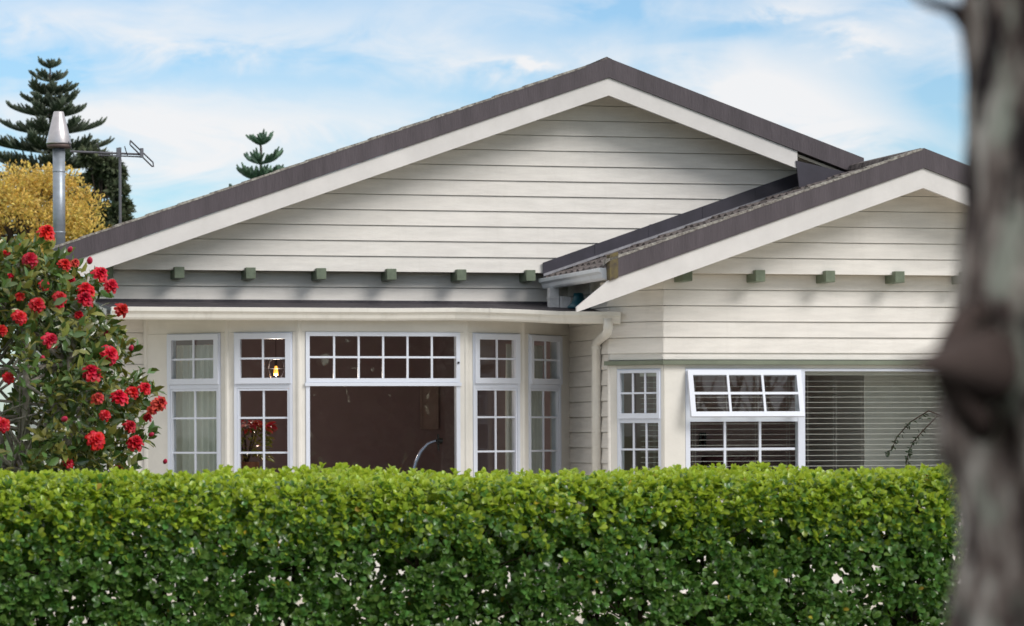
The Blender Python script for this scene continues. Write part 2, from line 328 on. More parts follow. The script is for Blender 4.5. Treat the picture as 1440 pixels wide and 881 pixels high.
def facet(p0, p1):
    """frame of a wall plane seen from outside, p0 on the left: (s along, t outwards, z) -> house coordinates"""
    lx, ly = p1[0] - p0[0], p1[1] - p0[1]; ln = math.hypot(lx, ly); lx /= ln; ly /= ln
    nx, ny = ly, -lx
    return (lambda s, t, z: (p0[0] + s * lx + t * nx, p0[1] + s * ly + t * ny, z)), ln
def leaves(name, pos, axis, nrm, length, width, mats, midx=None, parent=None, tmpl='leaf', curl=0.12, fold=0.10):
    """many leaf-sized faces as one mesh; arrays of N"""
    pos = np.asarray(pos, float); axis = np.asarray(axis, float); nrm = np.asarray(nrm, float); N = len(pos)
    axis /= np.linalg.norm(axis, axis=1)[:, None] + 1e-9
    side = np.cross(axis, nrm); side /= np.linalg.norm(side, axis=1)[:, None] + 1e-9
    nrm = np.cross(side, axis)
    if tmpl == 'leaf':      # obovate, folded on the midrib, tip curled
        T = np.array([(0, 0, 0), (-.33, .30, fold * .6), (-.5, .62, fold), (-.34, .90, fold * .5 - curl * .5), (0, 1, -curl), (.34, .90, fold * .5 - curl * .5), (.5, .62, fold), (.33, .30, fold * .6), (0, .34, 0), (0, .68, -curl * .3)])
        F = [(0, 8, 1), (1, 8, 9, 2), (2, 9, 4, 3), (0, 7, 8), (7, 6, 9, 8), (6, 5, 4, 9)]
    elif tmpl == 'pointed':
        T = np.array([(0, 0, 0), (-.46, .38, fold), (-.32, .75, fold * .6), (0, 1, -curl), (.32, .75, fold * .6), (.46, .38, fold), (0, .5, 0)])
        F = [(0, 6, 1), (1, 6, 2), (2, 6, 3), (3, 6, 4), (4, 6, 5), (5, 6, 0)]
    else:
        T = np.array([(0, 0, 0), (-.5, .5, fold), (0, 1, -curl), (.5, .5, fold)]); F = [(0, 3, 2, 1)]
    length = np.broadcast_to(length, (N,)); width = np.broadcast_to(width, (N,))
    V = (pos[:, None, :] + side[:, None, :] * (T[None, :, 0:1] * width[:, None, None]) + axis[:, None, :] * (T[None, :, 1:2] * length[:, None, None])
         + nrm[:, None, :] * (T[None, :, 2:3] * length[:, None, None])).reshape(-1, 3)
    K = len(T); li = []; st = []; tot = []
    off = 0
    for f in F: st.append(off); tot.append(len(f)); li += f; off += len(f)
    li = (np.array(li)[None, :] + (np.arange(N) * K)[:, None]).ravel()
    ls = (np.array(st)[None, :] + (np.arange(N) * off)[:, None]).ravel()
    lt = np.tile(np.array(tot), N)
    o_loc = np.zeros(3)
    me = bpy.data.meshes.new(name); me.vertices.add(len(V)); me.vertices.foreach_set('co', V.astype(np.float32).ravel())
    me.loops.add(len(li)); me.loops.foreach_set('vertex_index', li.astype(np.int32))
    me.polygons.add(len(ls)); me.polygons.foreach_set('loop_start', ls.astype(np.int32)); me.polygons.foreach_set('loop_total', lt.astype(np.int32))
    for mm in (mats if isinstance(mats, (list, tuple)) else [mats]): me.materials.append(mm)
    if midx is not None: me.polygons.foreach_set('material_index', np.repeat(np.asarray(midx), len(F)).astype(np.int32))
    me.polygons.foreach_set('use_smooth', np.ones(len(ls), bool))
    me.update(calc_edges=True)
    o = bpy.data.objects.new(name, me); COL.objects.link(o)
    if parent is not None: o.parent = parent
    return o
def unit(n): 
    a = RNG.normal(size=(n, 3)); return a / np.linalg.norm(a, axis=1)[:, None]
def vnoise(p, scale, seed=0):
    """cheap smooth 3-D value noise, 0..1"""
    r = np.random.default_rng(seed).random((17, 17, 17)); q = np.asarray(p, float) * scale + 100.3; i = np.floor(q).astype(int); f = q - i; f = f * f * (3 - 2 * f); o = 0
    for dx in (0, 1):
        for dy in (0, 1):
            for dz in (0, 1):
                w = np.where(dx, f[:, 0], 1 - f[:, 0]) * np.where(dy, f[:, 1], 1 - f[:, 1]) * np.where(dz, f[:, 2], 1 - f[:, 2])
                o = o + w * r[(i[:, 0] + dx) % 17, (i[:, 1] + dy) % 17, (i[:, 2] + dz) % 17]
    return o

# ------------------------------------------------------------------ ground
def sheet(name, x0, x1, y0, y1, z, m, house=False):
    b = MB(); b.face((x0, y0, z), (x1, y0, z), (x1, y1, z), (x0, y1, z)); o = b.build(name, m, house=house); o['kind'] = 'structure'; return o
sheet('ground', -1500, 1500, -600, 3000, 0.0, M['lawn'])
sheet('patio', -12, 12, -13.5, 0.8, 0.006, M['concrete'], True)  # paving by the house, with unseen extra length added to bounce light up
sheet('pavement', -60, 60, 5.0, 7.5, 0.10, M['concrete'])
b = MB(); b.box(-60, 60, 4.85, 4.995, -0.05, 0.11); b.build('kerb', M['concrete'])['kind'] = 'structure'
sheet('road', -60, 60, -3.5, 4.85, 0.008, M['asphalt'])

# ------------------------------------------------------------------ the house
H = tag(empty('house', (0, HD, 0), YAW), 'cream weatherboard bungalow with two low gables and a curved bay window', 'house')
VG = -0.20          # main gable face
VB = -0.65          # main bargeboards
UR, VR = 1.073, -2.0    # corner of the wing
PITCH = 0.162
CS = hit(857, 480, (UR, VR), (UR - 1, VR + 1))[0]
PL = (UR - CS * math.sqrt(.5), VR + CS * math.sqrt(.5))     # the wing's corner is cut off at 45 degrees from here to (UR, VR)
SL = 0.352
def boards(b, fr, lo, hi, z0, z1, pitch, zoff, th=0.021):
    """bevel-back weatherboards: each board leans out at its bottom edge over the one below"""
    z = zoff
    while z > z0 + 1e-6: z -= pitch
    while z < z1 - 1e-6:
        a, c = max(z, z0), min(z + pitch, z1)
        ta = th - (a - z) / pitch * (th - 0.004); c2 = c; c = c - 0.006 if c - a > 0.12 else c; tcx = th - (c - z) / pitch * (th - 0.004)
        if hi(c) - lo(c) > -0.2 and hi(a) - lo(a) > 0.0:
            n = max(1, int((hi(a) - lo(a)) / 0.9)); w = [random.uniform(-0.0012, 0.0012) for _ in range(n + 1)]
            l0, h0, l1, h1 = lo(a), hi(a), lo(c), max(hi(c), lo(c) + 0.001)
            for i in range(n):
                q0, q1 = i / n, (i + 1) / n
                A = fr(l0 + (h0 - l0) * q0, ta + w[i], a); B = fr(l0 + (h0 - l0) * q1, ta + w[i + 1], a)
                Cc = fr(l1 + (h1 - l1) * q1, tcx, c); Dd = fr(l1 + (h1 - l1) * q0, tcx, c)
                b.face(A, B, Cc, Dd)
                if c - a > 0.12: b.face(Dd, Cc, fr(l1 + (h1 - l1) * q1, -0.014, c), fr(l1 + (h1 - l1) * q0, -0.014, c))
                b.face(fr(l0 + (h0 - l0) * q0, -0.014, a), fr(l0 + (h0 - l0) * q1, -0.014, a), B, A)
        z += pitch
# main gable -------------------------------------------------------
AU = 0.89
gz = lambda u: 5.30 - SL * abs(u - AU)          # underside line of the roof over the gable face
glo = lambda z: AU - (5.30 - z) / SL
ghi = lambda z: AU + (5.30 - z) / SL
b = MB(); fr, _ = facet((0, VG), (1, VG))
boards(b, fr, lambda z: max(glo(z), -4.75), lambda z: ghi(z), 3.325, 5.28, PITCH, 3.325)
b.prism([(-4.7, 3.329), (AU, 5.28), (6.5, 3.329)], VG + 0.016, VG + 0.12)
b.build('gable_wall', M['board'], H)
b = MB(); fr, _ = facet((-4.3, 0.0), (UR, 0.0))
boards(b, fr, lambda z: 0.0, lambda z: PL[0] + 4.3, 2.70, 3.33, PITCH, 3.17 - 2 * PITCH)
boards(b, fr, lambda z: 0.0, lambda z: 0.52, 0.45, 2.70, PITCH, 3.17 - 3 * PITCH)
b.box(-4.3, 6.2, 0.016, 0.12, 2.72, 3.33); b.box(-4.3, -3.80, 0.016, 0.12, 0.0, 2.72); b.box(0.55, 0.72, 0.016, 0.12, 0.0, 2.72)
b.box(-4.3, -4.2, 0.12, 9.0, 0.0, 3.30); b.box(-4.3, 7.0, 8.9, 9.0, 0, 3.3)
b.build('wall', M['board'], H)
b = MB(); b.box(-4.62, 6.4, VG + 0.13, -0.006, 3.326, 3.345); b.build('soffit', M['soffit'], H)
# barge caps, bargeboards, roof
def rake(b, au, az, u0, u1, dz0, dz1, v0, v1, sl):
    """a board along both gable slopes, between dz0 and dz1 below the apex line"""
    if u0 is not None: b.prism([(u0, az - dz0 - sl * (au - u0)), (u0, az - dz1 - sl * (au - u0)), (au, az - dz1), (au, az - dz0)][::-1], v0, v1)
    if u1 is not None: b.prism([(au, az - dz0), (au, az - dz1), (u1, az - dz1 - sl * (u1 - au)), (u1, az - dz0 - sl * (u1 - au))][::-1], v0, v1)
b = MB(); rake(b, AU, 5.557, -4.86, 3.72, 0.0, 0.20, VB - 0.05, VB + 0.05, SL)
b.build('barge_cap', M['cap'], H)
b = MB(); rake(b, AU, 5.557, -4.86, 2.975, 0.202, 0.387, VB - 0.03, VB + 0.012, SL)
b.build('bargeboard', M['white'], H)
b = MB(); rake(b, AU, 5.557, -4.80, 6.55, 0.22, 0.25, VB + 0.014, VG + 0.02, SL); b.build('soffit', M['soffit'], H)
def tiles(b, au, az, ue, v0, v1, sl, side, course=0.32, step=0.026, wave=0.25, uin=None):
    """one roof slope of overlapping courses with a shallow roll, from the eave at |u-au| = ue up to the ridge"""
    n = int(ue / course) + 1; nv = max(2, int((v1 - v0) / (wave / 4))) if v1 - v0 < 4 else 24
    for i in range(n):
        d1 = ue - i * course; d0 = max(0.0, ue - (i + 1) * course - 0.03)
        if d1 <= 0: break
        jit = random.uniform(-0.004, 0.004)
        zl = az - sl * d1 + step + jit; zh = az - sl * d0 + 0.002
        for k in range(nv):
            a, c = v0 + (v1 - v0) * k / nv, v0 + (v1 - v0) * (k + 1) / nv
            ra = 0.019 * math.cos(a * 2 * math.pi / wave); rc = 0.019 * math.cos(c * 2 * math.pi / wave)
            P = [(au + side * d1, a, zl + ra), (au + side * d1, c, zl + rc), (au + side * d0, c, zh + rc), (au + side * d0, a, zh + ra)]
            Lw = [(au + side * d1, a, zl - 0.045), (au + side * d1, c, zl - 0.045)]
            b.face(*(P if side < 0 else P[::-1])); b.face(*((Lw + [P[1], P[0]]) if side < 0 else (Lw + [P[1], P[0]])[::-1]))
b = MB()
tiles(b, AU, 5.505, 5.75, VB + 0.05, 9.2, SL, -1); tiles(b, AU, 5.505, 5.75, VB + 0.05, 9.2, SL, 1)
for k in range(14): b.tube([(AU, VB + 0.05 + k * 0.7, 5.50), (AU, VB + 0.05 + k * 0.7 + 0.68, 5.512)], [0.085, 0.07], 8)
roof = b.build('roof', M['tile'], H)
# crusty tile ends along the left rake, each a short overlapping piece on top of the cap
b = MB(); k = 0; d = 0.25
while d < 5.7:
    l = 0.33; z = 5.557 - SL * d
    b.hexa([(AU - d - l, VB - 0.055, z - SL * l - 0.010), (AU - d, VB - 0.055, z - 0.012), (AU - d, VB + 0.09, z - 0.012), (AU - d - l, VB + 0.09, z - SL * l - 0.010),
            (AU - d - l, VB - 0.055, z - SL * l + 0.014 + random.uniform(0, .006)), (AU - d, VB - 0.055, z + 0.008), (AU - d, VB + 0.09, z + 0.010), (AU - d - l, VB + 0.09, z - SL * l + 0.018)])
    d += l
b.build('rake_tile_edge', M['lichen'], roof)
# corbels ----------------------------------------------------------
def corbel(u, v, z1):
    b = MB(); x0, x1 = u - 0.052, u + 0.052
    b.box(x0, x1, v - 0.075, v + 0.22, z1 - 0.118, z1)
    o = b.build('corbel', M['green'], H); bv = o.modifiers.new('edge', 'BEVEL'); bv.width = 0.006; bv.segments = 2; return o
for u in (-4.32, -3.59, -2.85, -2.11, -1.365, -0.615, 0.135): corbel(u, VG - 0.03, 3.352)
# bay window -------------------------------------------------------
VBAY = -1.15
C_, D_ = (-2.505, VBAY), (-0.77, VBAY)
def off(p, ang, l, sg): return (p[0] + sg * l * math.cos(R(ang)), p[1] + l * math.sin(R(ang)))
B_ = off(C_, 24, 0.745, -1); A_ = off(B_, 48, 1.06, -1); E_ = off(D_, 24, 0.735, 1); F_ = off(E_, 48, 1.12, 1)
A_ = (A_[0], A_[1]); ZT, ZB, ZH = 2.775, 0.05, 2.66
FAC = [(A_, B_), (B_, C_), (C_, D_), (D_, E_), (E_, F_)]
ZFT = 2.662        # top of the window frames
# photographed frame edges: (left, right) of each window frame on its own facet
WPX = [(236.5, 310.5), (329.5, 411.5), (430.0, 647.0), (665.0, 730.5), (743.2, 788.0)]
SILL = 1.02
wins = []
b = MB()
for (p0, p1), (xa, xb) in zip(FAC, WPX):
    fr, ln = facet(p0, p1); s0 = hit(xa, 560, p0, p1)[0]; s1 = hit(xb, 560, p0, p1)[0]
    wins.append((p0, p1, fr, ln, s0, s1))
    b.box(0, ln, 0, -0.12, ZFT + 0.002, ZT + 0.06, fr); b.box(0, s0 - 0.002, 0, -0.12, SILL, ZFT, fr); b.box(s1 + 0.002, ln, 0, -0.12, SILL, ZFT, fr); b.box(0, ln, 0, -0.12, 0.0, SILL - 0.002, fr)
for p in (A_, B_, C_, D_, E_, F_): b.lathe(p[0], p[1] + 0.02, [(0.0, 0.0), (0.032, 0.0), (0.032, ZT + 0.05), (0, ZT + 0.05)], 10)
b.build('bay_wall', M['cream'], H)
b = MB()
for p0, p1, fr, ln, s0, s1 in wins: b.box(-0.02, ln + 0.02, 0.055, -0.13, SILL - 0.05, SILL - 0.004, fr)
b.build('bay_sill', M['cream'], H)
def bar(b, fr, s0, s1, z0, z1, t0, t1): b.box(s0, s1, t1, t0, z0, z1, fr)
def ring(b, fr, s0, s1, z0, z1, w, t0, t1, wb=None):
    wb = wb or w
    bar(b, fr, s0, s1, z1 - w, z1, t0, t1); bar(b, fr, s0, s1, z0, z0 + wb, t0, t1); bar(b, fr, s0, s0 + w, z0 + wb, z1 - w, t0, t1); bar(b, fr, s1 - w, s1, z0 + wb, z1 - w, t0, t1)
def pane(parent, fr, s0, s1, z0, z1, t, name='glass_pane'):
    b = MB(); b.box(s0, s1, t, t - 0.005, z0, z1, fr); return b.build(name, M['glass'], parent)
def lites(parent, fr, s0, s1, z0, z1, cols, rows, t, w=0.019, name='glazing_bars', tall=None):
    b = MB()
    for i in range(1, cols):
        s = s0 + (s1 - s0) * i / cols; bar(b, fr, s - w / 2, s + w / 2, z0, z1, t, t + 0.016)
    for z in (tall if tall is not None else [z0 + (z1 - z0) * j / rows for j in range(1, rows)]):
        bar(b, fr, s0, s1, z - w / 2, z + w / 2, t - 0.001, t + 0.0145)
    return b.build(name, M['frame'], parent)
ZTR = 2.128     # transom
def side_window(p0, p1, fr, ln, s0, s1):
    b = MB(); ring(b, fr, s0, s1, SILL, ZFT, 0.030, -0.09, 0.012); bar(b, fr, s0 + 0.03, s1 - 0.03, ZTR - 0.032, ZTR + 0.012, -0.09, 0.008)
    w = b.build('window', M['frame'], H)
    b = MB(); ring(b, fr, s0 + 0.012, s1 - 0.012, ZTR + 0.014, ZFT - 0.012, 0.056, -0.03, 0.034, 0.058); b.build('sash', M['frame'], w)
    b = MB(); ring(b, fr, s0 + 0.032, s1 - 0.032, SILL + 0.03, ZTR - 0.034, 0.022, -0.05, 0.004); b.build('fixed_frame', M['frame'], w)
    a0, a1 = s0 + 0.068, s1 - 0.068
    pane(w, fr, a0, a1, ZTR + 0.070, ZFT - 0.066, -0.005); lites(w, fr, a0, a1, ZTR + 0.072, ZFT - 0.068, 2, 2, 0.001)
    c0, c1 = s0 + 0.054, s1 - 0.054
    pane(w, fr, c0, c1, SILL + 0.05, ZTR - 0.054, -0.030); lites(w, fr, c0, c1, SILL + 0.052, ZTR - 0.056, 2, 3, -0.025, tall=[1.797, 1.445])
    return w
for i in (0, 1, 3, 4): side_window(*wins[i])
p0, p1, fr, ln, s0, s1 = wins[2]
b = MB(); ring(b, fr, s0, s1, SILL, ZFT, 0.040, -0.09, 0.012); bar(b, fr, s0 + 0.01, s1 - 0.01, ZTR + 0.024, ZTR + 0.066, -0.09, 0.016); bar(b, fr, s0 - 0.01, s1 + 0.01, ZTR - 0.012, ZTR + 0.022, -0.09, 0.030)
w = b.build('window', M['frame'], H)
pane(w, fr, s0 + 0.036, s1 - 0.036, ZTR + 0.062, ZFT - 0.036, -0.02); lites(w, fr, s0 + 0.040, s1 - 0.040, ZTR + 0.066, ZFT - 0.040, 6, 2, -0.015, 0.020)
pane(w, fr, s0 + 0.036, s1 - 0.036, SILL + 0.036, ZTR - 0.008, -0.03, 'picture_pane')
b = MB(); b.lathe(0, 0, [(0, 0), (0.010, 0), (0.010, 0.006), (0, 0.006)], 10); 
kx = fr(s1 - 0.018, 0.014, 2.352)
knob = MB(); knob.box(s1 - 0.028, s1 - 0.010, 0.024, 0.012, 2.343, 2.363, fr); knob.build('window_stay_pin', M['black'], w)
# bay roof and gutter
G0, G1 = (-4.42, VBAY - 0.16), (-0.90, VBAY - 0.16)
sE = hit(873.5, 452, PL, (UR, VR))[0]; GE = (PL[0] + sE * math.sqrt(.5) - 0.02, PL[1] - sE * math.sqrt(.5) - 0.02)
def gpt(px, py):
    q, z = hit(px, py, G1, GE); l = math.hypot(GE[0] - G1[0], GE[1] - G1[1]); return (G1[0] + (GE[0] - G1[0]) * q / l, G1[1] + (GE[1] - G1[1]) * q / l), z
b = MB(); poly = [(-4.42, 0.0), G0, G1, (GE[0] - 0.02, GE[1] + 0.02), (PL[0] - 0.003, PL[1]), (PL[0] - 0.003, 0.0)]
zr = lambda u, v: 2.888 + 0.118 * (1 - min(1, max(0, -v / 1.31))) - (0.030 if u > 0.3 and v < -1 else 0)
top = [(u, v, zr(u, v)) for u, v in poly]; bot = [(u, v, zr(u, v) - 0.03) for u, v in poly]
b.face(*top); b.face(*bot[::-1])
for i in range(len(poly)):
    j = (i + 1) % len(poly); b.face(bot[i], bot[j], top[j], top[i])
b.box(-4.42, PL[0] - 0.03, -0.05, -0.027, 2.985, 3.03)
b.build('bay_roof', M['membrane'], H)
b = MB(); bp = [(-4.40, 0.0), (G0[0] + 0.02, G0[1] + 0.05), (G1[0], G1[1] + 0.05), (GE[0] - 0.04, GE[1] + 0.05), (PL[0] - 0.03, PL[1]), (PL[0] - 0.03, 0.0)]
dz = lambda u, v: -0.03 if u > 0.3 and v < -1 else 0.0
b.face(*[(u, v, 2.842 + dz(u, v)) for u, v in bp]); b.face(*[(u, v, 2.836 + dz(u, v)) for u, v in bp][::-1]); b.build('soffit', M['soffit'], H)
def gutter_run(path, m, name, h=0.125, d=0.115, parent=H, close=(True, True)):
    """an ogee gutter swept along a horizontal path; the profile is (outwards, up)"""
    prof = [(0, h * 0.98), (0.002, 0.004), (d * 0.45, 0.0), (d * 0.60, 0.006), (d * 0.70, 0.022), (d * 0.76, 0.055), (d * 0.88, h * 0.60), (d * 0.99, h * 0.66), (d, h * 0.70), (d, h * 0.97), (d * 0.98, h), (d * 0.90, h), (d * 0.90, h * 0.72), (d * 0.70, h * 0.5), (d * 0.6, 0.03), (0.012, 0.012), (0.012, h * 0.98)]
    b = MB(); rings = []
    for i, (p, z) in enumerate(path):
        def nrm(a, c):
            l = math.hypot(c[0] - a[0], c[1] - a[1]); return ((c[1] - a[1]) / l, -(c[0] - a[0]) / l)
        ns = []
        if i > 0: ns.append(nrm(path[i - 1][0], p))
        if i < len(path) - 1: ns.append(nrm(p, path[i + 1][0]))
        nx = sum(q[0] for q in ns) / len(ns); ny = sum(q[1] for q in ns) / len(ns); l2 = nx * nx + ny * ny
        nx /= l2; ny /= l2
        rings.append(len(b.v))
        for o, up in prof: b.v.append((p[0] + nx * o, p[1] + ny * o, z + up))
    K = len(prof)
    for r0, r1 in zip(rings, rings[1:]):
        for k in range(K):
            l = (k + 1) % K; b.f.append((r0 + k, r1 + k, r1 + l, r0 + l)); b.m.append(0)
    for r, c in ((rings[0], close[0]), (rings[-1], close[1])):
        if c: 
            b.f.append(tuple(r + k for k in range(11))); b.m.append(0)
    return b.build(name, m, parent)
zg = 2.772
gp = [gpt(px, py) for px, py in ((640, 450.9), (700, 452.0), (742, 453.5), (786, 455.6), (873.5, 456.3))]
gut = gutter_run([((G0[0], G0[1] + 0.04), zg), ((-1.6, G1[1] + 0.04), zg)] + [((p[0], p[1] + 0.04), z) for p, z in gp], M['gutter'], 'gutter')
j0, j1 = gpt(690.0, 451.7), gpt(692.6, 451.75)
jo = gutter_run([((j0[0][0], j0[0][1] + 0.038), j0[1] - 0.003), ((j1[0][0], j1[0][1] + 0.038), j1[1] - 0.003)], M['gutter'], 'gutter_joint', 0.130, 0.121, parent=gut)
def on_side(px, py, du):
    q, z = hit(px, py, (PL[0] - du, 0.0), (PL[0] - du, -1.0)); return (PL[0] - du, -q, z)
b = MB(); pt = [on_side(855, 448, .09), on_side(855, 463, .09), on_side(854.3, 467.5, .09), on_side(851.5, 471, .085), on_side(843, 477.5, .07), on_side(839.5, 481.5, .065), on_side(838.4, 487, .065), (PL[0] - .065, on_side(838.2, 560, .065)[1], 1.9), (PL[0] - .065, on_side(838.2, 560, .065)[1], 0.02)]
b.tube(pt, 0.048, 14); dp = b.build('downpipe', M['gutter'], H, smooth=True)
b = MB(); b.tube([pt[6], tuple(Vector(pt[6]) + Vector((0, 0, -0.03)))], 0.0525, 14); b.build('pipe_collar', M['gutter'], dp); b = MB(); b.tube([pt[1], tuple(Vector(pt[1]) + Vector((0, 0, 0.025)))], 0.0525, 14); b.build('pipe_collar', M['gutter'], dp)
# the wing ---------------------------------------------------------
WA, WAZ, WS = 3.613, 4.492, 0.35
VW = VR - 0.65; VWG = VR - 0.2
UWR = 2 * WA - UR       # right corner of the wing
b = MB(); fr, _ = facet((0, VR), (1, VR)); frL, LL = facet(PL, (UR, VR)); frS, LS = facet((PL[0], 0.0), PL)
boards(b, fr, lambda z: UR - 0.010, lambda z: UWR + 0.022, 2.372, 3.27, 0.160, 2.918)
boards(b, frL, lambda z: -0.010, lambda z: LL + 0.010, 2.372, 3.27, 0.160, 2.918)
boards(b, frS, lambda z: 0.0, lambda z: LS + 0.010, 0.3, 3.27, 0.160, 2.918)
boards(b, fr, lambda z: UR - 0.010, lambda z: UWR + 0.022, 0.3, SILL - 0.06, 0.160, 0.518); boards(b, frL, lambda z: -0.010, lambda z: LL + 0.010, 0.3, SILL - 0.06, 0.160, 0.518)
b.box(UR + 0.05, UWR, VR + 0.016, VR + 0.11, 2.29, 3.27); b.box(UR + 0.05, UWR, VR + 0.016, VR + 0.11, 0.0, SILL - 0.05)
b.box(0.01, LL - 0.01, -0.016, -0.11, 2.29, 3.27, frL); b.box(0.01, LL - 0.01, -0.016, -0.11, 0.0, SILL - 0.05, frL)
b.box(-0.1, LS - 0.01, -0.016, -0.11, 0.0, 3.27, frS)
b.box(UWR - 0.1, UWR, VR + 0.111, -1.8, 0, 3.27); b.box(UWR - 0.1, UWR, 0.4, 8.9, 0, 3.27); b.box(UWR - 0.1, UWR, -1.8, 0.4, 0, SILL); b.box(UWR - 0.1, UWR, -1.8, 0.4, 2.279, 3.27)  # right wall left open for the added side window
b.build('wing_wall', M['board'], H)
b = MB(); fr2, _ = facet((0, VWG), (1, VWG)); wlo = lambda z: WA - (4.25 - z) / WS; whi = lambda z: WA + (4.25 - z) / WS
boards(b, fr2, lambda z: max(wlo(z), 0.9), lambda z: whi(z), 3.233, 4.24, 0.162, 3.233)
b.prism([(0.75, 3.237), (WA, 4.24), (2 * WA - 0.75, 3.237)], VWG + 0.016, VWG + 0.1)
b.build('wing_gable_wall', M['board'], H)
b = MB(); b.box(0.42, 2 * WA - 0.42, VWG + 0.11, VR - 0.006, 3.234, 3.25); b.box(0.40, UR + 0.3, VR - 0.002, -0.03, 3.236, 3.252); b.build('soffit', M['soffit'], H)
for u in (1.235, 2.005, 2.752, 3.502, 4.235, 4.98): corbel(u, VWG - 0.03, 3.268)
b = MB(); rake(b, WA, WAZ, 0.318, 2 * WA - 0.318, 0.0, 0.20, VW - 0.05, VW + 0.05, WS); b.build('barge_cap', M['cap'], H)
b = MB(); b.box(0.309, 0.395, VW - 0.056, VW + 0.056, 3.130, 3.385, lambda u, v, z: (u, v, z + WS * (u - 0.318))); b.build('mossy_end_tile', M['moss'], H)
b = MB(); lb = lambda u: WAZ - 0.402 - WS * abs(u - WA); lt = lambda u: WAZ - 0.202 - WS * abs(u - WA)
b.prism([(WA, lt(WA)), (0.30, lt(0.30)), (-0.022, lb(-0.022) + 0.05), (-0.022, lb(-0.022)), (WA, lb(WA))], VW - 0.03, VW + 0.012)
b.prism([(WA, lt(WA)), (WA, lb(WA)), (2 * WA + 0.022, lb(-0.022)), (2 * WA + 0.022, lb(-0.022) + 0.05), (2 * WA - 0.30, lt(0.3))], VW - 0.03, VW + 0.012)
b.build('bargeboard', M['white'], H)
b = MB(); rake(b, WA, WAZ, 0.36, 2 * WA - 0.36, 0.225, 0.25, VW + 0.014, VWG + 0.02, WS); b.build('soffit', M['soffit'], H)
b = MB(); tiles(b, WA, 4.415, 3.31, VW + 0.05, VG - 0.03, WS, -1, 0.30, 0.03, 0.22); tiles(b, WA, 4.415, 3.31, VW + 0.05, VG - 0.03, WS, 1, 0.30, 0.03, 0.22)
for k in range(4): b.tube([(WA, VW + 0.05 + k * 0.5, 4.42), (WA, VW + 0.05 + k * 0.5 + 0.48, 4.432)], [0.08, 0.068], 8)
wroof = b.build('wing_roof', M['tile'], H)
b = MB(); d = 0.02
while d < 3.2:
    l = 0.30; z = WAZ - WS * d
    b.hexa([(WA - d - l, VW - 0.056, z - WS * l - 0.012), (WA - d, VW - 0.056, z - 0.014), (WA - d, VW + 0.13, z - 0.05), (WA - d - l, VW + 0.13, z - WS * l - 0.05),
            (WA - d - l, VW - 0.056, z - WS * l + 0.014 + random.uniform(0, .006)), (WA - d, VW - 0.056, z + 0.004), (WA - d, VW + 0.13, z + 0.004), (WA - d - l, VW + 0.13, z - WS * l + 0.016)])
    d += l
b.build('rake_tile_edge', M['lichen'], wroof)
# flashing where the wing roof meets the main gable
fl = lambda u: 3.292 + 0.341 * (u - 0.283)
b = MB(); b.prism([(0.283, fl(0.283)), (3.14, fl(3.14)), (3.14, fl(3.14) + 0.165), (0.283, fl(0.283) + 0.140)], VG - 0.050, VG - 0.028)
for u in (0.85, 1.45, 2.05, 2.65): b.prism([(u, fl(u)), (u + 0.03, fl(u + 0.03)), (u + 0.03, fl(u + 0.03) + 0.155), (u, fl(u) + 0.155)], VG - 0.054, VG - 0.0505)
flo = b.build('apron_flashing', M['flash'], H)
b = MB(); b.prism([(0.283, fl(0.283) - 0.005), (3.14, fl(3.14) - 0.005), (3.14, fl(3.14) + 0.022), (0.283, fl(0.283) + 0.022)], VG - 0.075, VG - 0.056); b.build('lead_edge', M['lead'], flo)
b = MB(); b.prism([(2.955, 4.52), (2.99, 4.235), (3.10, fl(3.10) - 0.02), (3.60, fl(3.60) - 0.02), (3.55, 4.40)], VB - 0.045, VB - 0.025); b.build('flashing_panel', M['flash'], H)
# wing gutter, along the left eave
wg = gutter_run([((0.355, -0.26), 3.145), ((0.355, VW + 0.06), 3.145)], M['wgutter'], 'gutter', 0.115, 0.125)
# downpipe stub and elbow that let the wing gutter run out over the bay roof
b = MB(); b.box(0.245, 0.345, -0.66, -0.56, 2.935, 3.15); b.box(0.238, 0.352, -0.667, -0.553, 3.035, 3.05); b.hexa([(0.35, -0.72, 2.93), (0.43, -0.72, 2.93), (0.43, -0.62, 2.93), (0.35, -0.62, 2.93), (0.36, -0.70, 3.06), (0.47, -0.70, 3.05), (0.47, -0.60, 3.05), (0.36, -0.60, 3.06)])
b.build('rainwater_spout', M['pvc'], H)
b = MB(); b.box(0.585, 0.62, -1.02, -0.985, 2.96, 3.24); b.build('gutter_strut', M['pvc'], H)
b = MB(); q = MB(); q.lathe(0.50, -0.86, [(0.0, 2.925), (0.115, 2.925), (0.118, 2.945), (0.075, 2.985), (0.055, 3.04), (0.05, 3.085), (0.0, 3.09)], 16); q.tube([(0.48, -0.86, 2.94), (0.62, -0.90, 2.93)], 0.035, 8); q.build('rain_spreader', M['teal'], H, smooth=True)
# green hood trim round the wing
b = MB(); b.prism([(UR - 0.026, 2.318), (UWR + 0.06, 2.318), (UWR + 0.06, 2.362), (UR - 0.026, 2.362)], VR - 0.065, VR - 0.003)
b.box(-0.03, LL + 0.024, 0.064, 0.003, 2.3185, 2.3615, frL); b.build('green_hood_trim', M['greentrim'], H)
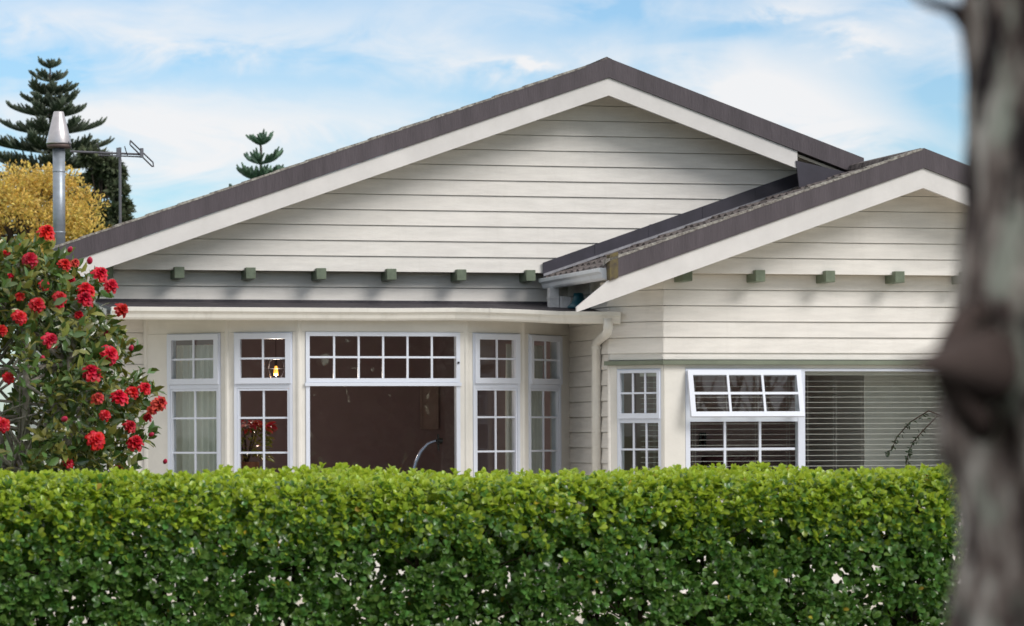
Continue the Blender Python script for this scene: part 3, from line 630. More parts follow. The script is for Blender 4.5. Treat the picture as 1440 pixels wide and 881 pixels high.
# wing posts and windows
b = MB(); zt2 = 2.279
xs = [hit(px, 560, (0, VR), (1, VR))[0] for px in (963.5, 1128.0, 1352.0)]
b.box(UR + 0.002, xs[0] - 0.002, VR - 0.012, VR + 0.11, SILL - 0.05, 2.316); b.box(xs[0] - 0.002, UWR, VR - 0.002, VR + 0.11, zt2 + 0.002, 2.316)
b.box(xs[2] + 0.002, UWR, VR - 0.002, VR + 0.11, SILL - 0.05, zt2)
r0, r1 = hit(868.6, 560, PL, (UR, VR))[0], hit(930.0, 560, PL, (UR, VR))[0]
b.box(-0.005, r0 - 0.002, 0.012, -0.1, SILL - 0.05, 2.316, frL); b.box(r1 + 0.002, LL + 0.004, 0.012, -0.1, SILL - 0.05, 2.3155, frL); b.box(r0 - 0.002, r1 + 0.002, 0.006, -0.1, zt2 + 0.002, 2.316, frL)
b.build('wing_window_casing', M['cream'], H)
b = MB(); b.lathe(PL[0] - 0.004, PL[1] - 0.002, [(0.0, 0.05), (0.020, 0.05), (0.020, 2.317), (0.0, 2.317)], 10); b.build('corner_bead', M['board'], H)
b = MB(); b.box(UR - 0.02, UWR, VR - 0.06, VR - 0.003, SILL - 0.05, SILL - 0.004); b.box(-0.02, LL + 0.02, 0.058, 0.003, SILL - 0.0495, SILL - 0.0045, frL); b.build('wing_sill', M['cream'], H)
ZT3 = 1.760
# return window: 3 columns
b = MB(); ring(b, frL, r0, r1, SILL, zt2, 0.030, -0.08, 0.012); bar(b, frL, r0 + 0.03, r1 - 0.03, ZT3 - 0.03, ZT3 + 0.012, -0.08, 0.008); w = b.build('window', M['frame'], H)
b = MB(); ring(b, frL, r0 + 0.010, r1 - 0.010, ZT3 + 0.014, zt2 - 0.012, 0.030, -0.03, 0.030, 0.055); b.build('sash', M['frame'], w)
a0, a1 = r0 + 0.040, r1 - 0.040
pane(w, frL, a0, a1, ZT3 + 0.069, zt2 - 0.042, -0.010); lites(w, frL, a0, a1, ZT3 + 0.070, zt2 - 0.043, 3, 2, -0.004, 0.019)
pane(w, frL, r0 + 0.030, r1 - 0.030, SILL + 0.030, ZT3 - 0.030, -0.03); lites(w, frL, r0 + 0.031, r1 - 0.031, SILL + 0.031, ZT3 - 0.031, 3, 2, -0.024, 0.019, tall=[1.462])
# front left window with the open top-hung sash
b = MB(); ring(b, fr, xs[0], xs[1], SILL, zt2, 0.048, -0.08, 0.016); bar(b, fr, xs[0] + 0.048, xs[1] - 0.048, ZT3 - 0.020, ZT3 + 0.030, -0.08, 0.010); w = b.build('window', M['frame'], H)
pane(w, fr, xs[0] + 0.046, xs[1] - 0.046, SILL + 0.046, ZT3 - 0.018, -0.03); lites(w, fr, xs[0] + 0.048, xs[1] - 0.075, SILL + 0.048, ZT3 - 0.020, 3, 2, -0.024, 0.024, tall=[1.462])
OPEN = R(15)
def frO(s, t, z):       # hinge line at the head of the frame
    dz = z - (zt2 - 0.02); return fr(s, 0.030 + t * math.cos(OPEN) - dz * math.sin(OPEN), zt2 - 0.02 + dz * math.cos(OPEN) + t * math.sin(OPEN))
zlo = ZT3 + 0.012
b = MB(); ring(b, frO, xs[0] + 0.012, xs[1] - 0.030, zlo, zt2 - 0.02, 0.052, -0.02, 0.022, 0.050); sash = b.build('open_sash', M['frame'], w); sash['label'] = 'top-hung sash standing open at its foot'
b = MB(); b.box(xs[0] + 0.062, xs[1] - 0.080, 0.002, -0.004, zlo + 0.048, zt2 - 0.07, frO); b.build('glass_pane', M['glass'], w)
lites(w, frO, xs[0] + 0.064, xs[1] - 0.082, zlo + 0.05, zt2 - 0.072, 3, 2, 0.006, 0.024)
# front right fixed window
b = MB(); ring(b, fr, xs[1] + 0.002, xs[2], SILL, zt2, 0.026, -0.08, 0.010); w = b.build('window', M['frame'], H); pane(w, fr, xs[1] + 0.026, xs[2] - 0.024, SILL + 0.024, zt2 - 0.024, -0.03, 'picture_pane')
frR, _ = facet((UWR, VR), (UWR, 0)); b = MB(); ring(b, frR, 0.2, 2.4, SILL, 2.279, 0.05, -0.08, 0.01); w = b.build('window', M['frame'], H); pane(w, frR, 0.25, 2.35, SILL + 0.05, 2.229, -0.03)  # unseen side window, added to let more light into the front room
# rooms ------------------------------------------------------------
def room(poly, z0, z1, wm, name):
    b = MB(); n = len(poly)
    b.cur = 2; b.face(*[(u, v, z0) for u, v in poly]); b.cur = 1; b.face(*[(u, v, z1) for u, v in poly]); b.cur = 0
    return b
b = room([(A_[0], 0.13), (A_[0] + 0.05, A_[1] + 0.1), (B_[0] + 0.05, B_[1] + 0.125), (C_[0], C_[1] + 0.125), (D_[0], D_[1] + 0.125), (E_[0] - 0.05, E_[1] + 0.125), (F_[0] - 0.1, 0.13), (F_[0] - 0.1, 4.0), (A_[0], 4.0)], 0.55, 2.83, None, '')
b.box(-4.19, 1.0, 4.0, 4.1, 0.5, 2.9); b.box(-4.19, -4.1, 0.13, 4.0, 0.5, 2.9); b.box(0.60, 0.70, 0.13, 4.0, 0.5, 2.9); b.face((-4.19, 0.125, 0.549), (1, 0.125, 0.549), (1, 4, 0.549), (-4.19, 4, 0.549)); b.cur = 1; b.face((-4.19, 0.125, 2.835), (1, 0.125, 2.835), (1, 4, 2.835), (-4.19, 4, 2.835))
b.build('living_room', [M['roomwall'], M['roomceil'], M['floor']], H)
b = MB(); b.box(PL[0] + 0.115, UWR - 0.11, 0.7, 0.8, 0.5, 2.9); b.box(PL[0] + 0.115, PL[0] + 0.16, -1.42, 0.69, 0.5, 2.9); b.cur = 3
pv = -1.15; pu = behind(1216, 600, pv)[0]; b.box(pu, pu + 0.12, pv, 0.695, 0.5, 2.9); b.box(pu + 0.12, 4.9, pv, pv + 0.1, 0.5, 2.9); b.cur = 1
b.box(PL[0] + 0.165, UWR - 0.11, PL[1] + 0.15, 0.69, 2.80, 2.84); b.box(UR + 0.12, UWR - 0.11, VR + 0.12, PL[1] + 0.148, 2.80, 2.84); b.cur = 2; b.box(PL[0] + 0.165, UWR - 0.11, PL[1] + 0.15, 0.69, 0.5, 0.55); b.box(UR + 0.12, UWR - 0.11, VR + 0.12, PL[1] + 0.148, 0.5, 0.55)
M['carpet'] = mat('pale_carpet', (0.60, 0.56, 0.51), 0.95, 0.1, var=0.1); M['paleceil'] = mat('white_ceiling', (0.82, 0.80, 0.78), 0.9, 0.1)
b.build('front_room', [M['maroon'], M['paleceil'], M['carpet'], M['roombeige']], H)
# flue and aerial (fixed to the roof) --------------------------------
fu, fv = -4.345, 4.0
F0 = empty('chimney_flue', (fu, fv, 3.6), 0, H)
b = MB(); b.lathe(0, 0, [(0.0, -0.2), (0.070, -0.2), (0.070, 1.38), (0, 1.38)], 24)
for z in (0.35, 1.05): b.lathe(0, 0, [(0.072, z), (0.0735, z + 0.005), (0.0735, z + 0.015), (0.072, z + 0.02)], 24)
b.build('pipe', M['steel'], F0, smooth=True)
b = MB(); b.lathe(0, 0, [(0.075, 1.325), (0.136, 1.330), (0.140, 1.365), (0.128, 1.368), (0.075, 1.362)], 24); b.build('collar', M['rust'], F0, smooth=True)
b = MB(); b.lathe(0, 0, [(0.0, 1.37), (0.143, 1.372), (0.145, 1.385), (0.058, 1.742), (0.052, 1.748), (0.0, 1.742)], 28); b.build('cone_cap', M['cone'], F0, smooth=True)
A0 = empty('television_aerial', (-3.77, 3.0, 3.8), 0, H)
b = MB(); b.tube([(0, 0, -0.1), (0, 0, 1.06)], 0.016, 8); b.build('mast', M['antenna'], A0)
b = MB(); b.tube([(-0.57, -0.12, 0.995), (0.265, 0.05, 0.99)], 0.012, 6); b.tube([(-0.25, -0.06, 0.965), (0.25, 0.05, 0.962)], 0.008, 6)
for k in (-0.02, 0.245): b.box(k - 0.018, k + 0.018, -0.02, 0.04, 0.95, 1.055)
b.build('boom', M['antenna'], A0)
b = MB(); lp = [(0.095, -0.16, 1.125), (0.40, 0.20, 0.915), (0.405, 0.20, 0.865), (0.39, 0.20, 0.868), (0.10, -0.16, 1.070), (0.092, -0.16, 1.08)]; b.tube(lp + [lp[0]], 0.0085, 6); b.build('folded_loop', M['antenna'], A0)
for x, l in ((0.06, 0.06), (-0.24, 0.09), (-0.55, 0.10)):
    b = MB(); b.tube([(x - l * .6, -0.10 - l * 2, 1.00 + l * .85), (x + l * .6, l * 1.5, 1.00 - l * .45)], 0.0065, 6); b.build('aerial_element', M['antenna'], A0)

# ------------------------------------------------------------------ things inside the windows
def curtain(fr, s0, s1, z0, z1, t, folds, amp, label, ztop=None):
    b = MB(); n = int(folds * 10); rows = 5; ph = random.uniform(0, 6)
    for r in range(rows + 1):
        z = z1 + (z0 - z1) * r / rows; aa = amp * (0.45 + 0.55 * min(1, r / 1.5))
        for i in range(n + 1):
            q = i / n; x = q * folds * 2 * math.pi + 0.9 * math.sin(q * 9 + ph) + 0.15 * math.sin(r * 1.7 + q * 20)
            b.v.append(fr(s0 + (s1 - s0) * q + 0.008 * math.sin(x * 1.0 + 1), t + aa * math.sin(x), z))
    for r in range(rows):
        for i in range(n):
            a = r * (n + 1) + i; b.f.append((a, a + 1, a + n + 2, a + n + 1)); b.m.append(0)
    o = b.build('curtain', M['curtain'], None, smooth=True, house=True); sm = o.modifiers.new('cloth', 'SOLIDIFY'); sm.thickness = 0.003
    return tag(o, label, 'curtain', 'curtains in the bay window')
p0, p1, fr, ln, s0, s1 = wins[0]
curtain(fr, s0 - 0.05, s1 + 0.0, 0.75, 2.55, -0.20, 9, 0.028, 'pale pleated curtain drawn across the left end window of the bay')
p0, p1, fr, ln, s0, s1 = wins[4]
curtain(fr, s0 - 0.1, s1 + 0.02, 0.75, 2.56, -0.22, 9, 0.030, 'pale gathered curtain at the right end window of the bay, beside the downpipe')
# venetian blinds
def blind(fr, s0, s1, z0, z1, t, label, tilt=R(4)):
    b = MB(); b.box(s0, s1, t + 0.03, t - 0.03, z1 - 0.055, z1, fr); o = b.build('venetian_blind', M['blind'], house=True); tag(o, label, 'blind')
    inv = Vector(o.location)
    sb = MB(); z = z1 - 0.115; ca, sa = math.cos(tilt), math.sin(tilt); hw = 0.020
    while z > z0:
        q = [fr(s, t + e * hw * ca, z - e * hw * sa + up) for up in (-0.0013, 0.0013) for s, e in ((s0, 1), (s1, 1), (s1, -1), (s0, -1))]
        sb.hexa([tuple(Vector(to_world(*p)) - inv) for p in q]); z -= 0.0545
    sb.build('slats', M['blind'], o)
    cb = MB(); n = max(2, int((s1 - s0) / 0.32))
    for i in range(n + 1):
        s = s0 + 0.08 + (s1 - s0 - 0.16) * i / n
        for e in (-0.024, 0.026):
            cb.tube([tuple(Vector(to_world(*fr(s + e * 0.25, t + e, zz))) - inv) for zz in (z0, z1 - 0.05)], 0.0016, 4)
    cb.build('ladder_cords', M['blind'], o)
    return o
fr, _ = facet((0, VR), (1, VR))
blind(fr, xs[0] + 0.06, xs[1] - 0.02, 1.05, zt2 - 0.01, -0.155, 'open slatted blind behind the window with the propped open sash')
blind(fr, xs[1] + 0.02, xs[2] + 0.6, 1.05, zt2 - 0.01, -0.155, 'wide open slatted blind behind the large plain pane of the wing')
blind(frL, r0 + 0.20, r1 + 0.0, 1.05, zt2 - 0.02, -0.135, 'narrow slatted blind in the angled corner window of the wing, beside the downpipe')
# pendant lamp behind the second bay window
lu, lv = None, None
p0, p1, fr, ln, s0, s1 = wins[1]
s, z = hit(387.5, 520, p0, p1); 
lx, ly, lz = behind(388, 519, 0.9)
wx, wy, wz = to_world(lx, ly, lz)
L0 = tag(empty('pendant_lamp', (wx, wy, lz - 0.08)), 'lit pendant lamp with a bare amber bulb in a wire cage', 'lamp')
b = MB(); b.lathe(0, 0, [(0.0, 0.0), (0.018, 0.010), (0.024, 0.04), (0.019, 0.08), (0.012, 0.11), (0, 0.115)], 14); b.build('bulb', M['bulb'], L0, smooth=True)
b = MB()
for k in range(8):
    a = k * math.pi / 4; b.tube([(math.cos(a) * r, math.sin(a) * r, zz) for r, zz in ((0.03, 0.20), (0.10, 0.16), (0.12, 0.08), (0.075, -0.02))], 0.003, 4)
b.lathe(0, 0, [(0.12, 0.077), (0.124, 0.08), (0.12, 0.083)], 16); b.build('wire_cage', M['black'], L0)
pl = bpy.data.lights.new('lamp_glow', 'POINT'); pl.energy = 34; pl.color = (1.0, 0.82, 0.70); pl.shadow_soft_size = 0.03; plo = bpy.data.objects.new('lamp_glow', pl); COL.objects.link(plo); plo.location = (0, 0, -0.05); plo.parent = L0
b = MB(); b.tube([(0, 0, 0.11), (0, 0, 0.2)], 0.016, 8); b.tube([(0, 0, 0.2), (0, 0, 2.83 - lz + 0.08)], 0.004, 5); b.build('cord', M['black'], L0)
# kitchen tap
tx, ty, tz = behind(596, 640, -0.62)
b = MB(); arc = []
for px, py in ((577, 690), (580, 668), (585, 650), (592, 635), (601, 625), (611, 620.5), (614, 620)): arc.append(behind(px, py, -0.62))
K0 = MB(); K0.tube(arc, [0.020, 0.020, 0.019, 0.018, 0.016, 0.015, 0.015], 10); kt = K0.build('kitchen_tap', M['chrome'], house=True, smooth=True); tag(kt, 'curved steel kitchen tap behind the large central bay pane', 'tap')
inv = Vector(kt.location); hb = MB(); e0 = behind(614, 620, -0.62); hb.tube([e0, (e0[0] + 0.06, e0[1], e0[2] - 0.005)], 0.030, 10); hb.tube([behind(616, 611, -0.62), behind(616.5, 634, -0.62)], 0.012, 8)
hb.v = [tuple(Vector(to_world(*p)) - inv) for p in hb.v]; hb.build('spray_head', M['black'], kt)
b = MB(); b.box(-2.3, -0.9, -1.02, -0.45, 0.56, 1.14); bo = b.build('kitchen_bench', M['bench'], house=True); tag(bo, 'dark kitchen bench under the large central bay window', 'bench')
# made-up red plant, standing in for camellia flowers mirrored in the pane
rx, ry, rz = behind(347, 596, -0.25)
wx, wy, _ = to_world(rx, ry, 0)
P0 = tag(empty('reflection_plant', (wx, wy, rz - 0.62)), 'made-up red leafy plant standing in for camellias mirrored in the second bay window from the left', 'plant')
b = MB(); b.lathe(0, 0, [(0.0, 0.0), (0.09, 0.0), (0.13, 0.22), (0.12, 0.225), (0.11, 0.2), (0, 0.2)], 16); b.build('pot', M['pot'], P0)
n = 130; a = RNG.uniform(0, 6.28, n); rr = np.sqrt(RNG.random(n)) * 0.24; pos = np.c_[np.cos(a) * rr, np.sin(a) * rr, 0.62 + RNG.normal(0, 0.022, n) - rr * 0.15]
leaves('bracts', pos, np.c_[np.cos(a), np.sin(a), RNG.normal(0, .3, n)], np.c_[RNG.normal(0, .3, n), RNG.normal(0, .3, n), np.ones(n)], 0.10, 0.05, M['redleaf'], parent=P0, tmpl='pointed')
n = 160; a = RNG.uniform(0, 6.28, n); rr = np.sqrt(RNG.random(n)) * 0.20; pos = np.c_[np.cos(a) * rr, np.sin(a) * rr, RNG.uniform(0.25, 0.58, n)]
leaves('foliage', pos, np.c_[np.cos(a), np.sin(a), RNG.normal(0, .3, n)], np.c_[RNG.normal(0, .4, n), RNG.normal(0, .4, n), np.ones(n)], 0.11, 0.05, M['camold'], parent=P0, tmpl='pointed')
b = MB()
for k in range(7): b.tube([(0, 0, 0.18), (0.12 * math.cos(k * .9), 0.12 * math.sin(k * .9), 0.6)], [0.009, 0.004], 5)
b.build('stems', M['hedgebark'], P0)
PS = tag(empty('plant_stand', (wx, wy, 0.55)), 'small round plant stand added under the made-up red plant', 'stand'); hp = rz - 0.62 - 0.55
b = MB(); b.lathe(0, 0, [(0, hp - 0.03), (0.16, hp - 0.03), (0.16, hp - 0.003), (0, hp - 0.003)], 18); b.build('stand_top', M['bench'], PS)
for k in range(3):
    b = MB(); b.tube([(0.11 * math.cos(k * 2.09), 0.11 * math.sin(k * 2.09), hp - 0.03), (0.16 * math.cos(k * 2.09), 0.16 * math.sin(k * 2.09), 0.0)], 0.012, 6); b.build('leg', M['bench'], PS)
# pictures and sofa
def wall_picture(px0, px1, py0, py1, v, label):
    u0, _, z1 = behind(px0, py0, v); u1, _, z0 = behind(px1, py1, v); b = MB(); f0, _l = facet((0, v), (1, v)); ring(b, f0, u0, u1, z0, z1, 0.02, 0.004, 0.03)
    o = b.build('framed_picture', M['black'] if 'dark picture' in label else M['brownpanel'] if 'brown panel' in label else M['blind'], house=True); tag(o, label, 'picture'); inv = Vector(o.location)
    q = MB(); q.box(u0 + 0.02, u1 - 0.02, 0.012, 0.004, z0 + 0.02, z1 - 0.02, f0); q.v = [tuple(Vector(to_world(*p)) - inv) for p in q.v]; q.build('print', M['sofa'] if 'dark picture' in label else M['brownpanel'] if 'brown panel' in label else M['picture'], o); return o
wall_picture(1187, 1204, 551, 621, 0.69, 'tall narrow pale picture on the dark wall behind the wide blind')
wall_picture(983, 992, 609, 628, 0.69, 'small dark picture on the wall behind the open sash window')
wall_picture(590.5, 616, 540, 604, 3.99, 'tall brown panel picture seen through the large central bay pane')
SO = MB(); su0, _, sz = behind(985, 640, -0.6); su1 = behind(1062, 640, -0.6)[0]
SO.box(su0, su1, -0.75, -0.55, 0.56, sz); 
S0 = SO.build('sofa', M['sofa'], house=True); tag(S0, 'maroon sofa with its back to the open sash window', 'sofa'); bv = S0.modifiers.new('round', 'BEVEL'); bv.width = 0.06; bv.segments = 3
inv = Vector(S0.location)
for nm, bx in (('seat', (su0 + 0.02, su1 - 0.02, -0.54, 0.1, 0.56, 0.98)), ('arm', (su0 - 0.12, su0, -0.72, 0.1, 0.56, 1.15)), ('arm', (su1, su1 + 0.12, -0.72, 0.1, 0.56, 1.15))):
    q = MB(); q.box(*bx); q.v = [tuple(Vector(to_world(*p)) - inv) for p in q.v]; o = q.build(nm, M['sofa'], S0); bv = o.modifiers.new('round', 'BEVEL'); bv.width = 0.05; bv.segments = 3

# ------------------------------------------------------------------ hedge
HGY = 13.0
def hw(u, v, z): return np.stack([u * CY - v * SY, HGY + u * SY + v * CY, z], axis=-1)
def build_hedge():
    U0, U1, DEP, TOP, RAD = -4.4, 2.0, 0.85, 1.465, 0.16
    root = tag(empty('hedge', tuple(hw(np.array(-0.7), np.array(DEP / 2), np.array(0.0)))), 'long clipped green hedge with fresh yellow-green top growth in front of the bungalow', 'hedge')
    base = np.array(root.location)
    pos, nrm, new = [], [], []
    def shell(n, face, inset0, inset1):
        u = RNG.uniform(U0, U1, n); t = RNG.random(n); ins = RNG.uniform(inset0, inset1, n)
        if face == 'front':
            z = np.where(RNG.random(n) < 0.72, RNG.uniform(0.72, TOP - RAD, n), RNG.uniform(0.05, 0.72, n)); v = 0 + ins; N = np.c_[np.zeros(n), -np.ones(n), np.zeros(n)]
        elif face == 'mid':
            z = RNG.uniform(1.10, TOP - 0.05, n); v = 0.25 + ins; N = np.c_[np.zeros(n), -np.ones(n), np.zeros(n)]
        elif face == 'back':
            z = RNG.uniform(0.1, TOP - 0.02, n); v = DEP - ins; N = np.c_[np.zeros(n), np.ones(n), np.zeros(n)]
        elif face == 'top':
            v = RNG.uniform(RAD, DEP, n); z = TOP - ins; N = np.c_[np.zeros(n), np.zeros(n), np.ones(n)]
        elif face == 'shoulder':
            a = t * math.pi / 2; v = RAD - np.cos(a) * (RAD - ins); z = TOP - RAD + np.sin(a) * (RAD - ins); N = np.c_[np.zeros(n), -np.cos(a), np.sin(a)]
        elif face == 'end':
            v = RNG.uniform(0, DEP, n); z = RNG.uniform(0.05, TOP - 0.05, n); u = U1 - ins; N = np.c_[np.ones(n), np.zeros(n), np.zeros(n)]
        # gentle waves of the clipped face
        p = np.c_[u, v, z]
        wv = (vnoise(p, 2.2, 3) - 0.5) * 0.10
        p = p + N * wv[:, None]
        if face in ('front', 'end', 'shoulder') :
            e = np.maximum(0, p[:, 0] - (U1 - 0.18)); p[:, 1] += e * e * 3.0
        return p, N
    for face, n, i0, i1, thr in (('front', 3700, 0.0, 0.04, 0.40), ('front', 2900, 0.12, 0.33, 0.33), ('shoulder', 1400, 0.0, 0.045, 0.0), ('top', 2900, 0.0, 0.06, 0.0), ('back', 3200, 0.0, 0.24, 0.32), ('end', 700, 0.0, 0.08, 0.25), ('front', 1900, 0.25, 0.62, 0.28), ('mid', 1800, 0.0, 0.35, 0.0)):
        p, N = shell(int(n * 1.23), face, i0, i1)
        keep = np.ones(len(p), bool)
        if thr > 0:
            low = np.clip((1.36 - p[:, 2]) / 0.45, 0, 1)
            g = vnoise(p * np.array([1, .6, 1.2]), 5.0, 11) * 0.35 + vnoise(p, 13.0, 12) * 0.65
            keep = g > thr * ((0.10 + 1.0 * np.clip((1.22 - p[:, 2]) / 0.22, 0, 1)) if face == 'back' else (0.55 + 0.55 * low))
        p, N = p[keep], N[keep]
        pos.append(p); nrm.append(N)
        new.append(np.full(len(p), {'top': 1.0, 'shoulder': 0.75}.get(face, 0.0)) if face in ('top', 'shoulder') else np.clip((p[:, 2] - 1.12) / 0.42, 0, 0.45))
    pos = np.concatenate(pos); nrm = np.concatenate(nrm); new = np.concatenate(new)
    # every shoot carries a rosette of small rounded leaves
    n = len(pos); up = np.array([0, 0, 1.0])
    ax = nrm * 0.85 + up * 0.55 + RNG.normal(0, 0.35, (n, 3)); ax /= np.linalg.norm(ax, axis=1)[:, None]
    P, A, Nn, Ls, MI = [], [], [], [], []
    t1 = np.cross(ax, RNG.normal(size=(n, 3))); t1 /= np.linalg.norm(t1, axis=1)[:, None]; t2 = np.cross(ax, t1)
    for k in range(9):
        ring_ = k % 3; ang = k * 2.399 + RNG.normal(0, .25, n)
        open_ = {0: 0.40, 1: 0.85, 2: 1.30}[ring_] + RNG.normal(0, 0.18, n)
        rad = t1 * np.cos(ang)[:, None] + t2 * np.sin(ang)[:, None]
        d = ax * np.cos(open_)[:, None] + rad * np.sin(open_)[:, None]
        nn = ax * np.sin(open_)[:, None] - rad * np.cos(open_)[:, None]
        P.append(pos - ax * (0.012 * ring_)); A.append(d); Nn.append(nn); Ls.append(RNG.uniform(0.026, 0.045, n) * (0.8 if ring_ == 0 else 1))
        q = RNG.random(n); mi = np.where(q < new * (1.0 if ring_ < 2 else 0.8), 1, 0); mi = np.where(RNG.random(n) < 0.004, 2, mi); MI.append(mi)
    P = np.concatenate(P); A = np.concatenate(A); Nn = np.concatenate(Nn); Ls = np.concatenate(Ls); MI = np.concatenate(MI)
    rot = lambda a: np.c_[a[:, 0] * CY - a[:, 1] * SY, a[:, 0] * SY + a[:, 1] * CY, a[:, 2]]
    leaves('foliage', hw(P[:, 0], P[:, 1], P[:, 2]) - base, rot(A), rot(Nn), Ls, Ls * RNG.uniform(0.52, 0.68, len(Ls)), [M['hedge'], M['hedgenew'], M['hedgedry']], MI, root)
    b = MB()
    for k in range(42):
        u = U0 + (U1 - U0) * (k + random.uniform(.2, .8)) / 42; v = DEP * random.uniform(0.3, 0.65)
        pts = [(u, v, 0.0)]; 
        for j in range(5): pts.append((pts[-1][0] + random.uniform(-.05, .05), min(DEP - .1, max(.1, pts[-1][1] + random.uniform(-.05, .05))), 0.27 * (j + 1)))
        b.tube([tuple(hw(np.array(p[0]), np.array(p[1]), np.array(p[2])) - base) for p in pts], [0.020, 0.018, 0.015, 0.012, 0.009, 0.006], 6)
        for j in range(24):
            q = pts[random.randint(1, 4)]; e = (q[0] + random.uniform(-.22, .22), random.uniform(0.02, DEP - 0.02), q[2] + random.uniform(0.0, 0.28)); m_ = ((q[0] + e[0]) / 2 + random.uniform(-.03, .03), (q[1] + e[1]) / 2, (q[2] + e[2]) / 2 - 0.02)
            b.tube([tuple(hw(np.array(p[0]), np.array(p[1]), np.array(min(p[2], TOP - .03))) - base) for p in (q, m_, e)], [0.006, 0.0045, 0.003], 4, False)
    b.build('branches', M['hedgebark'], root)
build_hedge()

